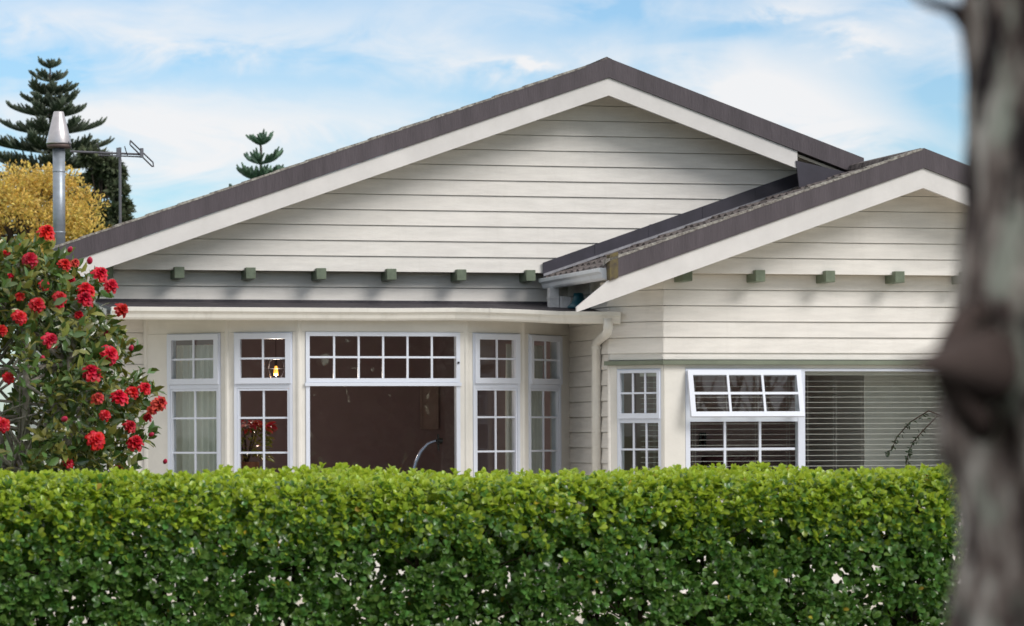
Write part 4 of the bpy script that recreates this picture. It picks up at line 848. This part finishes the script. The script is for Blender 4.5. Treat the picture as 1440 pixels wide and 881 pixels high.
# ------------------------------------------------------------------ camellia
def at(px, py, Y):
    ox, oy = px - 720, py - 607; tx, ty = ox - 0.004 * oy, oy + 0.004 * ox
    return np.array([tx / 4500 * Y, Y, EYE - ty / 4500 * Y])
def build_camellia():
    YC = 16.6; XC = at(-25, 600, YC)[0]
    root = tag(empty('camellia_tree', (XC, YC, 0)), 'camellia covered in red double flowers standing left of the bay window', 'tree'); base = np.array(root.location)
    zk = [0.9, 1.25, 1.48, 1.72, 1.95, 2.2, 2.40, 2.52, 2.60, 2.68]; rk = [0.45, 0.64, 0.77, 0.84, 0.82, 0.70, 0.62, 0.50, 0.36, 0.18]
    rz = lambda z: np.interp(z, zk, rk)
    N = 3300; z = RNG.uniform(0.95, 2.63, N); a = RNG.uniform(0, 2 * np.pi, N); q = 1 - RNG.random(N) ** 1.8 * 0.55
    lump = 1 + 0.22 * (vnoise(np.c_[np.cos(a) * 1.4, np.sin(a) * 1.4, z * 1.6], 2.0, 5) - 0.5) * 2
    r = rz(z) * q * lump
    p = np.c_[np.cos(a) * r, np.sin(a) * r, z]
    g = vnoise(p, 5.5, 21)
    keep = g > 0.33
    # the open heart low on the left, where the stems show
    open_ = (p[:, 0] < 0.40 - 0.25 * np.abs(p[:, 2] - 1.75)) & (p[:, 2] < 2.22) & (RNG.random(N) < np.where(p[:, 1] < 0.3, 0.90, 0.6)) & (p[:, 0] > -0.75)
    keep &= ~open_
    p = p[keep]; a = a[keep]; n = len(p)
    out_ = np.c_[np.cos(a) * .8, np.sin(a) * .8, np.full(n, 0.45)] + RNG.normal(0, .4, (n, 3)); out_ /= np.linalg.norm(out_, axis=1)[:, None]
    t1 = np.cross(out_, RNG.normal(size=(n, 3))); t1 /= np.linalg.norm(t1, axis=1)[:, None]; t2 = np.cross(out_, t1)
    P, A, Nn = [], [], []
    for k in range(6):
        ang = k * 2.4 + RNG.normal(0, .3, n); op = 0.5 + 0.22 * k + RNG.normal(0, .2, n); rad = t1 * np.cos(ang)[:, None] + t2 * np.sin(ang)[:, None]
        d = out_ * np.cos(op)[:, None] + rad * np.sin(op)[:, None]; nn = out_ * np.sin(op)[:, None] - rad * np.cos(op)[:, None]
        nn = nn + np.array([0, 0, 0.5])
        P.append(p - out_ * 0.022 * k); A.append(d); Nn.append(nn)
    P = np.concatenate(P); A = np.concatenate(A); Nn = np.concatenate(Nn); m = len(P); Ls = RNG.uniform(0.055, 0.085, m)
    leaves('crown', P, A, Nn, Ls, Ls * RNG.uniform(.45, .58, m), [M['camleaf'], M['camold']], (RNG.random(m) < 0.36).astype(int), root, 'pointed', 0.10, 0.08)
    b = MB(); sx0 = at(28, 640, YC)[0] - XC
    for k in range(9):
        a0 = k * 0.7 + 0.2; top = (0.55 * math.cos(a0) + 0.1, 0.5 * math.sin(a0), random.uniform(1.9, 2.5)); s = (sx0 + 0.05 * math.cos(a0), 0.05 * math.sin(a0) - 0.15, 0.0)
        mid = (sx0 + 0.10 * math.cos(a0) + 0.03, 0.10 * math.sin(a0) - 0.15, 1.35 + 0.1 * math.sin(k)); mid2 = ((mid[0] + top[0]) / 2 + random.uniform(-.05, .05), (mid[1] + top[1]) / 2, (mid[2] + top[2]) / 2 + .05)
        b.tube([s, ((s[0] + mid[0]) / 2 + random.uniform(-.03, .03), (s[1] + mid[1]) / 2, 0.7), mid, mid2, top], [0.036, 0.032, 0.026, 0.017, 0.006], 8)
        for j in range(11):
            q0 = mid if j < 6 else mid2; aa = random.uniform(0, 6.28); zz = q0[2] + random.uniform(-0.1, 0.75); rr = float(rz(min(zz, 2.6))) * random.uniform(.6, .9)
            e = (math.cos(aa) * rr, math.sin(aa) * rr, zz); mm = ((q0[0] + e[0]) / 2 + random.uniform(-.06, .06), (q0[1] + e[1]) / 2 + random.uniform(-.06, .06), (q0[2] + e[2]) / 2 - 0.03)
            b.tube([q0, mm, e], [0.011, 0.007, 0.003], 5, False)
    b.build('trunk', M['cambark'], root, smooth=True)
    # flowers: three shared shapes, each flower its own part
    def flower_mesh(seed, matl, rad=0.052):
        rg = random.Random(seed); bb = MB()
        for ringi, (cnt, op, ln, wd) in enumerate(((9, 1.35, 1.0, .62), (8, 1.05, .92, .58), (7, .75, .78, .52), (6, .42, .62, .45), (5, .18, .5, .34))):
            for k in range(cnt):
                an = 2 * math.pi * (k + .5 * (ringi % 2)) / cnt + rg.uniform(-.15, .15); o_ = op + rg.uniform(-.14, .14); L_ = rad * ln * rg.uniform(.85, 1.1); w_ = rad * wd
                rd = Vector((math.cos(an), math.sin(an), 0)); sd = Vector((-math.sin(an), math.cos(an), 0)); up_ = Vector((0, 0, 1)); grid = []
                for i in range(4):
                    t = i / 3; oo = o_ - 0.5 * (1 - t) + 0.35 * t; pt = (rd * math.sin(oo) + up_ * math.cos(oo)) * (L_ * t) + up_ * 0.008 * ringi
                    ww = w_ * (0.35, 0.9, 1.0, 0.55)[i] * .5
                    for s_ in (-1, 0, 1): grid.append(pt + sd * ww * s_ + up_ * (0.006 * abs(s_) * (1 if i < 3 else 0.3) + rg.uniform(-.002, .003)))
                b0 = len(bb.v); bb.v += [tuple(x) for x in grid]
                for i in range(3):
                    for j in range(2): bb.f.append((b0 + i * 3 + j, b0 + i * 3 + j + 1, b0 + i * 3 + j + 4, b0 + i * 3 + j + 3)); bb.m.append(0)
        return bb.build('flower', matl, root, smooth=True)
    def bud_mesh():
        bb = MB(); bb.lathe(0, 0, [(0, -.02), (.014, -.012), (.019, .004), (.015, .022), (.006, .034), (0, .036)], 9); return bb.build('bud', M['bud'], root, smooth=True)
    protos = [flower_mesh(1, M['petal']), flower_mesh(2, M['petal'], .047), flower_mesh(3, M['petal'], .055)]; old = flower_mesh(4, M['petalold'], .046); bud = bud_mesh()
    used = set()
    def place(proto, px, py, inset=0.0, sc=1.0):
        Y = YC
        for _ in range(3):
            w = at(px, py, Y); rr = float(rz(w[2])) * 0.99; dx = min(abs(w[0] - XC), rr * 0.96); Y = YC - math.sqrt(rr * rr - dx * dx) + inset
        w = at(px, py, Y) - base
        if proto in used: o = proto.copy(); COL.objects.link(o)
        else: o = proto; used.add(proto)
        d = Vector((w[0] * .5, w[1] - 0.25, 0.45)).normalized(); d = (d + Vector((random.uniform(-.35, .35), random.uniform(-.2, .2), random.uniform(-.25, .3)))).normalized()
        o.location = w; o.rotation_euler = d.to_track_quat('Z', 'Y').to_euler(); o.scale = (sc,) * 3
    FL = [(65, 330, 1.0), (42, 367, 1), (90, 374, .7), (140, 388, .95), (155, 404, .9), (121, 411, .9), (119, 424, .95), (51, 431, 1), (27, 447, .75), (70, 480, .9), (169, 437, .9), (152, 500, 1), (129, 527, 1.05), (3, 466, .7), (3, 598, .75), (134, 620, 1.05), (189, 626, 1.05), (168, 562, .9), (182, 601, .75),
          (147, 585, .7), (84, 420, .7), (62, 402, .6), (14, 392, .6), (27, 352, .6), (96, 652, .6), (55, 646, .5), (12, 532, .6), (83, 432, .6), (110, 445, .6), (186, 553, .7), (203, 548, .75), (207, 589, .6), (165, 662, .55), (28, 418, .5), (100, 395, .5), (8, 360, .55)]
    for i, (px, py, sc) in enumerate(FL): place(protos[i % 3], px, py, 0.10 if sc < .65 else -0.02, sc * 1.0)
    for px, py, sc in ((222, 570, 1.0), (137, 562, .8), (214, 578, .7), (105, 372, .6)): place(old, px, py, 0.0, sc)
    for px, py in ((184, 491), (232, 650), (98, 352), (212, 612), (60, 505), (126, 368), (150, 470), (90, 590)): place(bud, px, py, -0.02, random.uniform(.6, .9))
build_camellia()

# ------------------------------------------------------------------ arching shrub in front of the wing window
def build_arch():
    Y = 22.0; base = at(1262, 800, Y); base[2] = 0
    root = tag(empty('arching_shrub', tuple(base)), 'thin arching twigs with small leaves before the wide blind', 'shrub')
    b = MB(); P = []; A = []
    for pts in ([(1330, 1000), (1345, 640), (1335, 590), (1306, 578), (1280, 594), (1262, 614), (1254, 632), (1245, 640)], [(1340, 1000), (1350, 640), (1342, 592), (1318, 586), (1298, 606), (1284, 622), (1277, 640), (1274, 656)]):
        w = [at(px, py, Y) for px, py in pts]; w[0][2] = 0.0; q = [tuple(x - base) for x in w]
        b.tube(q, [0.010, 0.008, 0.006, 0.005, 0.0045, 0.004, 0.003, 0.002], 5)
        for i in range(3, len(w) - 1):
            for k in range(14):
                t = random.random(); x = w[i] * (1 - t) + w[i + 1] * t - base
                if i < 4 and random.random() < .6: continue
                P.append(x + np.array([random.uniform(-.012, .012), random.uniform(-.02, .02), random.uniform(-.012, .012)])); A.append((random.gauss(0, .7), random.gauss(0, .5), random.gauss(-.5, .5)))
    n = len(P); leaves('foliage', P, A, RNG.normal(size=(n, 3)), RNG.uniform(0.022, 0.038, n), 0.013, M['vine'], parent=root, tmpl='pointed')
    b.build('stems', M['hedgebark'], root)
build_arch()

# ------------------------------------------------------------------ trees beyond the house
def norfolk(px, pytop, Y, height, wscale, m, label, whorl=0.62, maxr=4.5, seed=1):
    rg = random.Random(seed); t = at(px, pytop, Y); root = tag(empty('norfolk_pine', (t[0], Y, 0)), label, 'tree'); top = t[2]
    b = MB(); b.tube([(0, 0, 0), (0, 0, top * .5), (0.02, 0, top - 0.25), (0, 0, top)], [top * .014, top * .010, 0.035, 0.012], 8); b.build('trunk', M['pinebark'], root)
    fb = MB(); d = 0.12; k = 0
    def strand(p, dr, l, r, curve=0.5):
        pts = []; q = Vector(p); dd = Vector(dr).normalized()
        for i in range(4):
            pts.append(tuple(q)); q = q + dd * (l / 3); dd = (dd + Vector((0, 0, curve * .33))).normalized()
        fb.tube(pts, [r * .75, r, r * .95, r * .5], 5)
    while d < height:
        L_ = min(maxr, (0.22 + 0.50 * d - 0.012 * d * d) * wscale); nb = 5 if d < 0.8 else 10; z = top - d
        for i in range(nb):
            a = 2 * math.pi * (i + (k % 2) * .5) / nb + rg.uniform(-.2, .2); l = L_ * (rg.uniform(.5, 1.15) if d > 0.9 else rg.uniform(.7, 1.15)); n = max(3, int(l / 0.13)); droop = -0.10 + 0.05 * min(1, d / 6)
            p = Vector((0, 0, z)); rd = Vector((math.cos(a), math.sin(a), 0)); sd = Vector((-math.sin(a), math.cos(a), 0)); pts = [tuple(p)]; lift = 0.42 - 0.06 * d
            for j in range(n):
                tq = (j + 1) / n; dirv = (rd + Vector((0, 0, max(-0.15, lift) * (0.35 + .8 * tq) + (0.55 * max(0, tq - .65))))).normalized(); p = p + dirv * (l / n); pts.append(tuple(p))
                if tq > 0.22:
                    for s_ in (-1, 1, -1, 1):
                        strand(p, dirv * .75 + sd * s_ * rg.uniform(.3, .95) + Vector((0, 0, .32 + rg.uniform(-.25, .35))), min(0.75, 0.26 + 0.30 * l * (1.1 - tq)) * rg.uniform(.5, 1.15), 0.046)
                    if rg.random() < .5: strand(p, dirv + Vector((0, 0, .55)), 0.34, 0.040)
            fb.tube(pts, [0.05] * len(pts), 5)
        d += whorl * rg.uniform(.8, 1.1) * (0.8 if d < 2 else 1); k += 1
    strand((0, 0, top - .2), (0, 0, 1), .3, .03, 0)
    fb.build('crown', m, root)
    return root
norfolk(70, 91, 125, 9.0, 1.22, M['norfolk'], 'tall dark pine with tiered upswept branches behind the flue', whorl=0.66, seed=3)
norfolk(366, 197, 95, 6.0, 0.95, M['norfolkblue'], 'blue-green pine tip rising just above the left roof slope', whorl=0.75, seed=9)
def leafy(name, cx, cy, Y, rx, rzz, n, size, mats, frac, label, bark, seed=0, flat=0.8, clumps=26):
    """a crown made of many small leaf sprays gathered in clumps, on a trunk with limbs"""
    rg = np.random.default_rng(seed); c = at(cx, cy, Y); sc = Y / 4500; root = tag(empty(name, (c[0], Y, 0)), label, 'tree'); rx *= sc; rzz *= sc
    u = rg.normal(size=(clumps, 3)); u /= np.linalg.norm(u, axis=1)[:, None]; cc = u * rg.uniform(.55, .95, (clumps, 1)) * np.array([rx, rx * flat, rzz]); cr = rg.uniform(.16, .30, clumps) * rx
    k = rg.integers(0, clumps, n); d = rg.normal(size=(n, 3)); d /= np.linalg.norm(d, axis=1)[:, None]; rr = cr[k] * rg.random(n) ** .45
    p = cc[k] + d * rr[:, None] * np.array([1, 1, .75]) + np.array([0, 0, c[2]])
    ax = d + np.array([0, 0, .2]) + rg.normal(0, .6, (n, 3))
    leaves('crown', p, ax, rg.normal(size=(n, 3)) + np.array([0, 0, .6]), rg.uniform(.7, 1.3, n) * size, rg.uniform(.4, .6, n) * size, mats, (rg.random(n) < frac).astype(int) if len(mats) > 1 else None, root, 'quad')
    b = MB(); h = c[2] - rzz * .4; b.tube([(0, 0, 0), (0.05, 0, h * .5), (0, 0, h)], [rx * .09, rx * .07, rx * .05], 8)
    for i in range(clumps): b.tube([(0, 0, h * .8), tuple(cc[i] * .5 + np.array([0, 0, c[2] - .1 * rx])), tuple(cc[i] + np.array([0, 0, c[2]]))], [rx * .03, rx * .02, rx * .006], 5, False)
    b.build('trunk', bark, root); return root
leafy('dark_conifer', 140, 300, 110, 44, 100, 9000, 0.26, [M['macro']], 0, 'dense dark conifer between the flue and the television aerial', M['pinebark'], 4, 1.0, 34)
leafy('golden_tree', 30, 330, 70, 128, 98, 22000, 0.095, [M['gold'], M['goldold']], 0.5, 'golden-leaved tree behind the flue and the camellia', M['pinebark'], 6, .9, 60)

def treeline():
    n = 40000; rg = np.random.default_rng(77); cx = rg.uniform(-60, 62, 110); hh = 4.2 + 2.5 * rg.random(110); cy = -14 - 5 * rg.random(110)
    k = rg.integers(0, 110, n); d = rg.normal(size=(n, 3)); d /= np.linalg.norm(d, axis=1)[:, None]; z = rg.random(n)
    p = np.c_[cx[k], cy[k], 0.4 + hh[k] * z] + d * (rg.random(n) ** .4 * (0.6 + 1.9 * np.sin(np.pi * np.clip(z * .9 + .1, 0, 1))))[:, None]
    p[:, 2] = np.maximum(p[:, 2], 0.05)
    o = leaves('treeline', p, d, rg.normal(size=(n, 3)), rg.uniform(.5, .9, n), .4, M['macro'], tmpl='quad'); tag(o, 'dark treeline across the road that the window panes mirror', 'trees', kind='stuff')
treeline()
def bare_tree(x, y, h, low, seed, label):
    root = tag(empty('bare_tree', (x, y, 0)), label, 'tree'); rg = random.Random(seed); b = MB(); b.tube([(0, 0, 0), (0.1, 0, low), (0, 0.1, h * .7)], [h * .022, h * .018, h * .008], 8); b.build('trunk', M['bark'], root); b = MB()
    def limb(p, d, l, r, depth):
        pts = [p]; q = Vector(p); dd = Vector(d).normalized()
        for i in range(4):
            dd = (dd + Vector((rg.uniform(-.25, .25), rg.uniform(-.25, .25), rg.uniform(-.05, .2)))).normalized(); q = q + dd * (l / 4); pts.append(tuple(q))
        b.tube(pts, [r * (1 - .15 * i) for i in range(5)], 4, False)
        if depth > 0:
            for k in range(3): limb(pts[rg.randint(1, 4)], dd + Vector((rg.uniform(-1, 1), rg.uniform(-1, 1), rg.uniform(-.1, .6))), l * rg.uniform(.55, .8), r * .55, depth - 1)
    for k in range(16): limb((0, 0, low + (h * .75 - low) * k / 16), (math.cos(k * 2.4), math.sin(k * 2.4), .6), h * .24, h * .008, 3)
    b.build('branches', M['bark'], root)
bare_tree(16.0, 11.3, 19.0, 7.0, 2, 'tall bare street tree mirrored in the tilted open sash')
bare_tree(10.4, 11.5, 11.0, 1.6, 8, 'bare street tree mirrored in the large central bay pane')
bare_tree(12.5, 29.6, 6.5, 0.8, 3, 'low bare tree right of the house, mirrored in the angled bay pane')
# ------------------------------------------------------------------ the street tree close by on the right
def build_street_tree():
    Y = 2.2; cx = at(1612, 600, Y)[0]; root = tag(empty('street_tree', (cx, Y, 0)), 'lichen spotted tree trunk close by at the right edge', 'tree')
    zs = np.linspace(0, 3.0, 260); na = 120
    edge_y = [-600, 0, 100, 200, 300, 350, 430, 500, 580, 640, 700, 780, 881, 1600]; edge_x = [1345, 1343, 1366, 1374, 1372, 1352, 1336, 1330, 1318, 1322, 1340, 1344, 1336, 1300]
    b = MB(); A = np.linspace(0, 2 * np.pi, na, endpoint=False); P = []
    for z in zs:
        py = 607 - (z - EYE) * 4500 / Y; left = cx - at(np.interp(py, edge_y, edge_x), py, Y)[0]
        for a in A: 
            w = max(0, -math.cos(a)); P.append((math.cos(a) * (0.135 * (1 - w) + left * w), math.sin(a) * 0.135, z))
    P = np.array(P); nz = (vnoise(P * np.array([1, 1, .5]), 16, 31) - .5) * .022 + (vnoise(P * np.array([1, 1, .4]), 45, 32) - .5) * .010 + (vnoise(P, 9, 33) - .5) * .009
    rad = np.linalg.norm(P[:, :2], axis=1); P[:, :2] *= ((rad + nz) / rad)[:, None]
    b.v = [tuple(p) for p in P]
    for i in range(len(zs) - 1):
        for k in range(na):
            l = (k + 1) % na; b.f.append((i * na + k, i * na + l, (i + 1) * na + l, (i + 1) * na + k)); b.m.append(0)
    b.build('trunk', M['bark'], root, smooth=True)
    def rel(px, py, dy=0.0): return tuple(at(px, py, Y + dy) - np.array([cx, Y, 0]))
    b = MB(); b.tube([rel(1410, 515, -.02), rel(1372, 514, -.12), rel(1345, 512, -.22), rel(1322, 511, -.30), rel(1302, 513, -.38), rel(1284, 514, -.46), rel(1262, 512, -.52)], [0.030, 0.023, 0.015, 0.009, 0.005, 0.003, 0.0015], 14)
    b.tube([rel(1395, 610, -.03), rel(1362, 585, -.10), rel(1336, 550, -.20), rel(1318, 520, -.28)], [0.012, 0.010, 0.007, 0.004], 10); b.tube([rel(1390, 425, -.03), rel(1352, 452, -.12), rel(1330, 488, -.22)], [0.010, 0.008, 0.006], 10)
    b.build('broken_stub', M['stub'], root, smooth=True)
    b = MB(); b.tube([rel(1360, 30), rel(1338, 12), rel(1312, 6), rel(1292, -2), rel(1270, -20)], [0.008, 0.005, 0.004, 0.003, 0.002], 6); b.build('twig', M['bark'], root, smooth=True); b = MB()
    rg = random.Random(5)
    def limb(p, d, l, r, depth):
        pts = [p]; q = Vector(p); dd = Vector(d).normalized(); n = 5
        for i in range(n):
            dd = (dd + Vector((rg.uniform(-.22, .22), rg.uniform(-.22, .22), rg.uniform(-.05, .2)))).normalized(); q = q + dd * (l / n); pts.append(tuple(q))
        b.tube(pts, [r * (1 - .13 * i) for i in range(n + 1)], 7 if r > .02 else 4, False)
        if depth > 0:
            for k in range(3 if depth > 1 else 4):
                i = rg.randint(2, n); limb(pts[i], dd + Vector((rg.uniform(-1, 1), rg.uniform(-1, 1), rg.uniform(-.1, .6))), l * rg.uniform(.55, .8), r * .5, depth - 1)
    for k in range(6): limb((0.0, 0, 2.9), (math.cos(k * 1.05 + 1.4), math.sin(k * 1.05 + 1.4), 0.9 + .3 * (k % 2)), 1.7, 0.06, 3)
    b.build('branches', M['bark'], root, smooth=True)
build_street_tree()
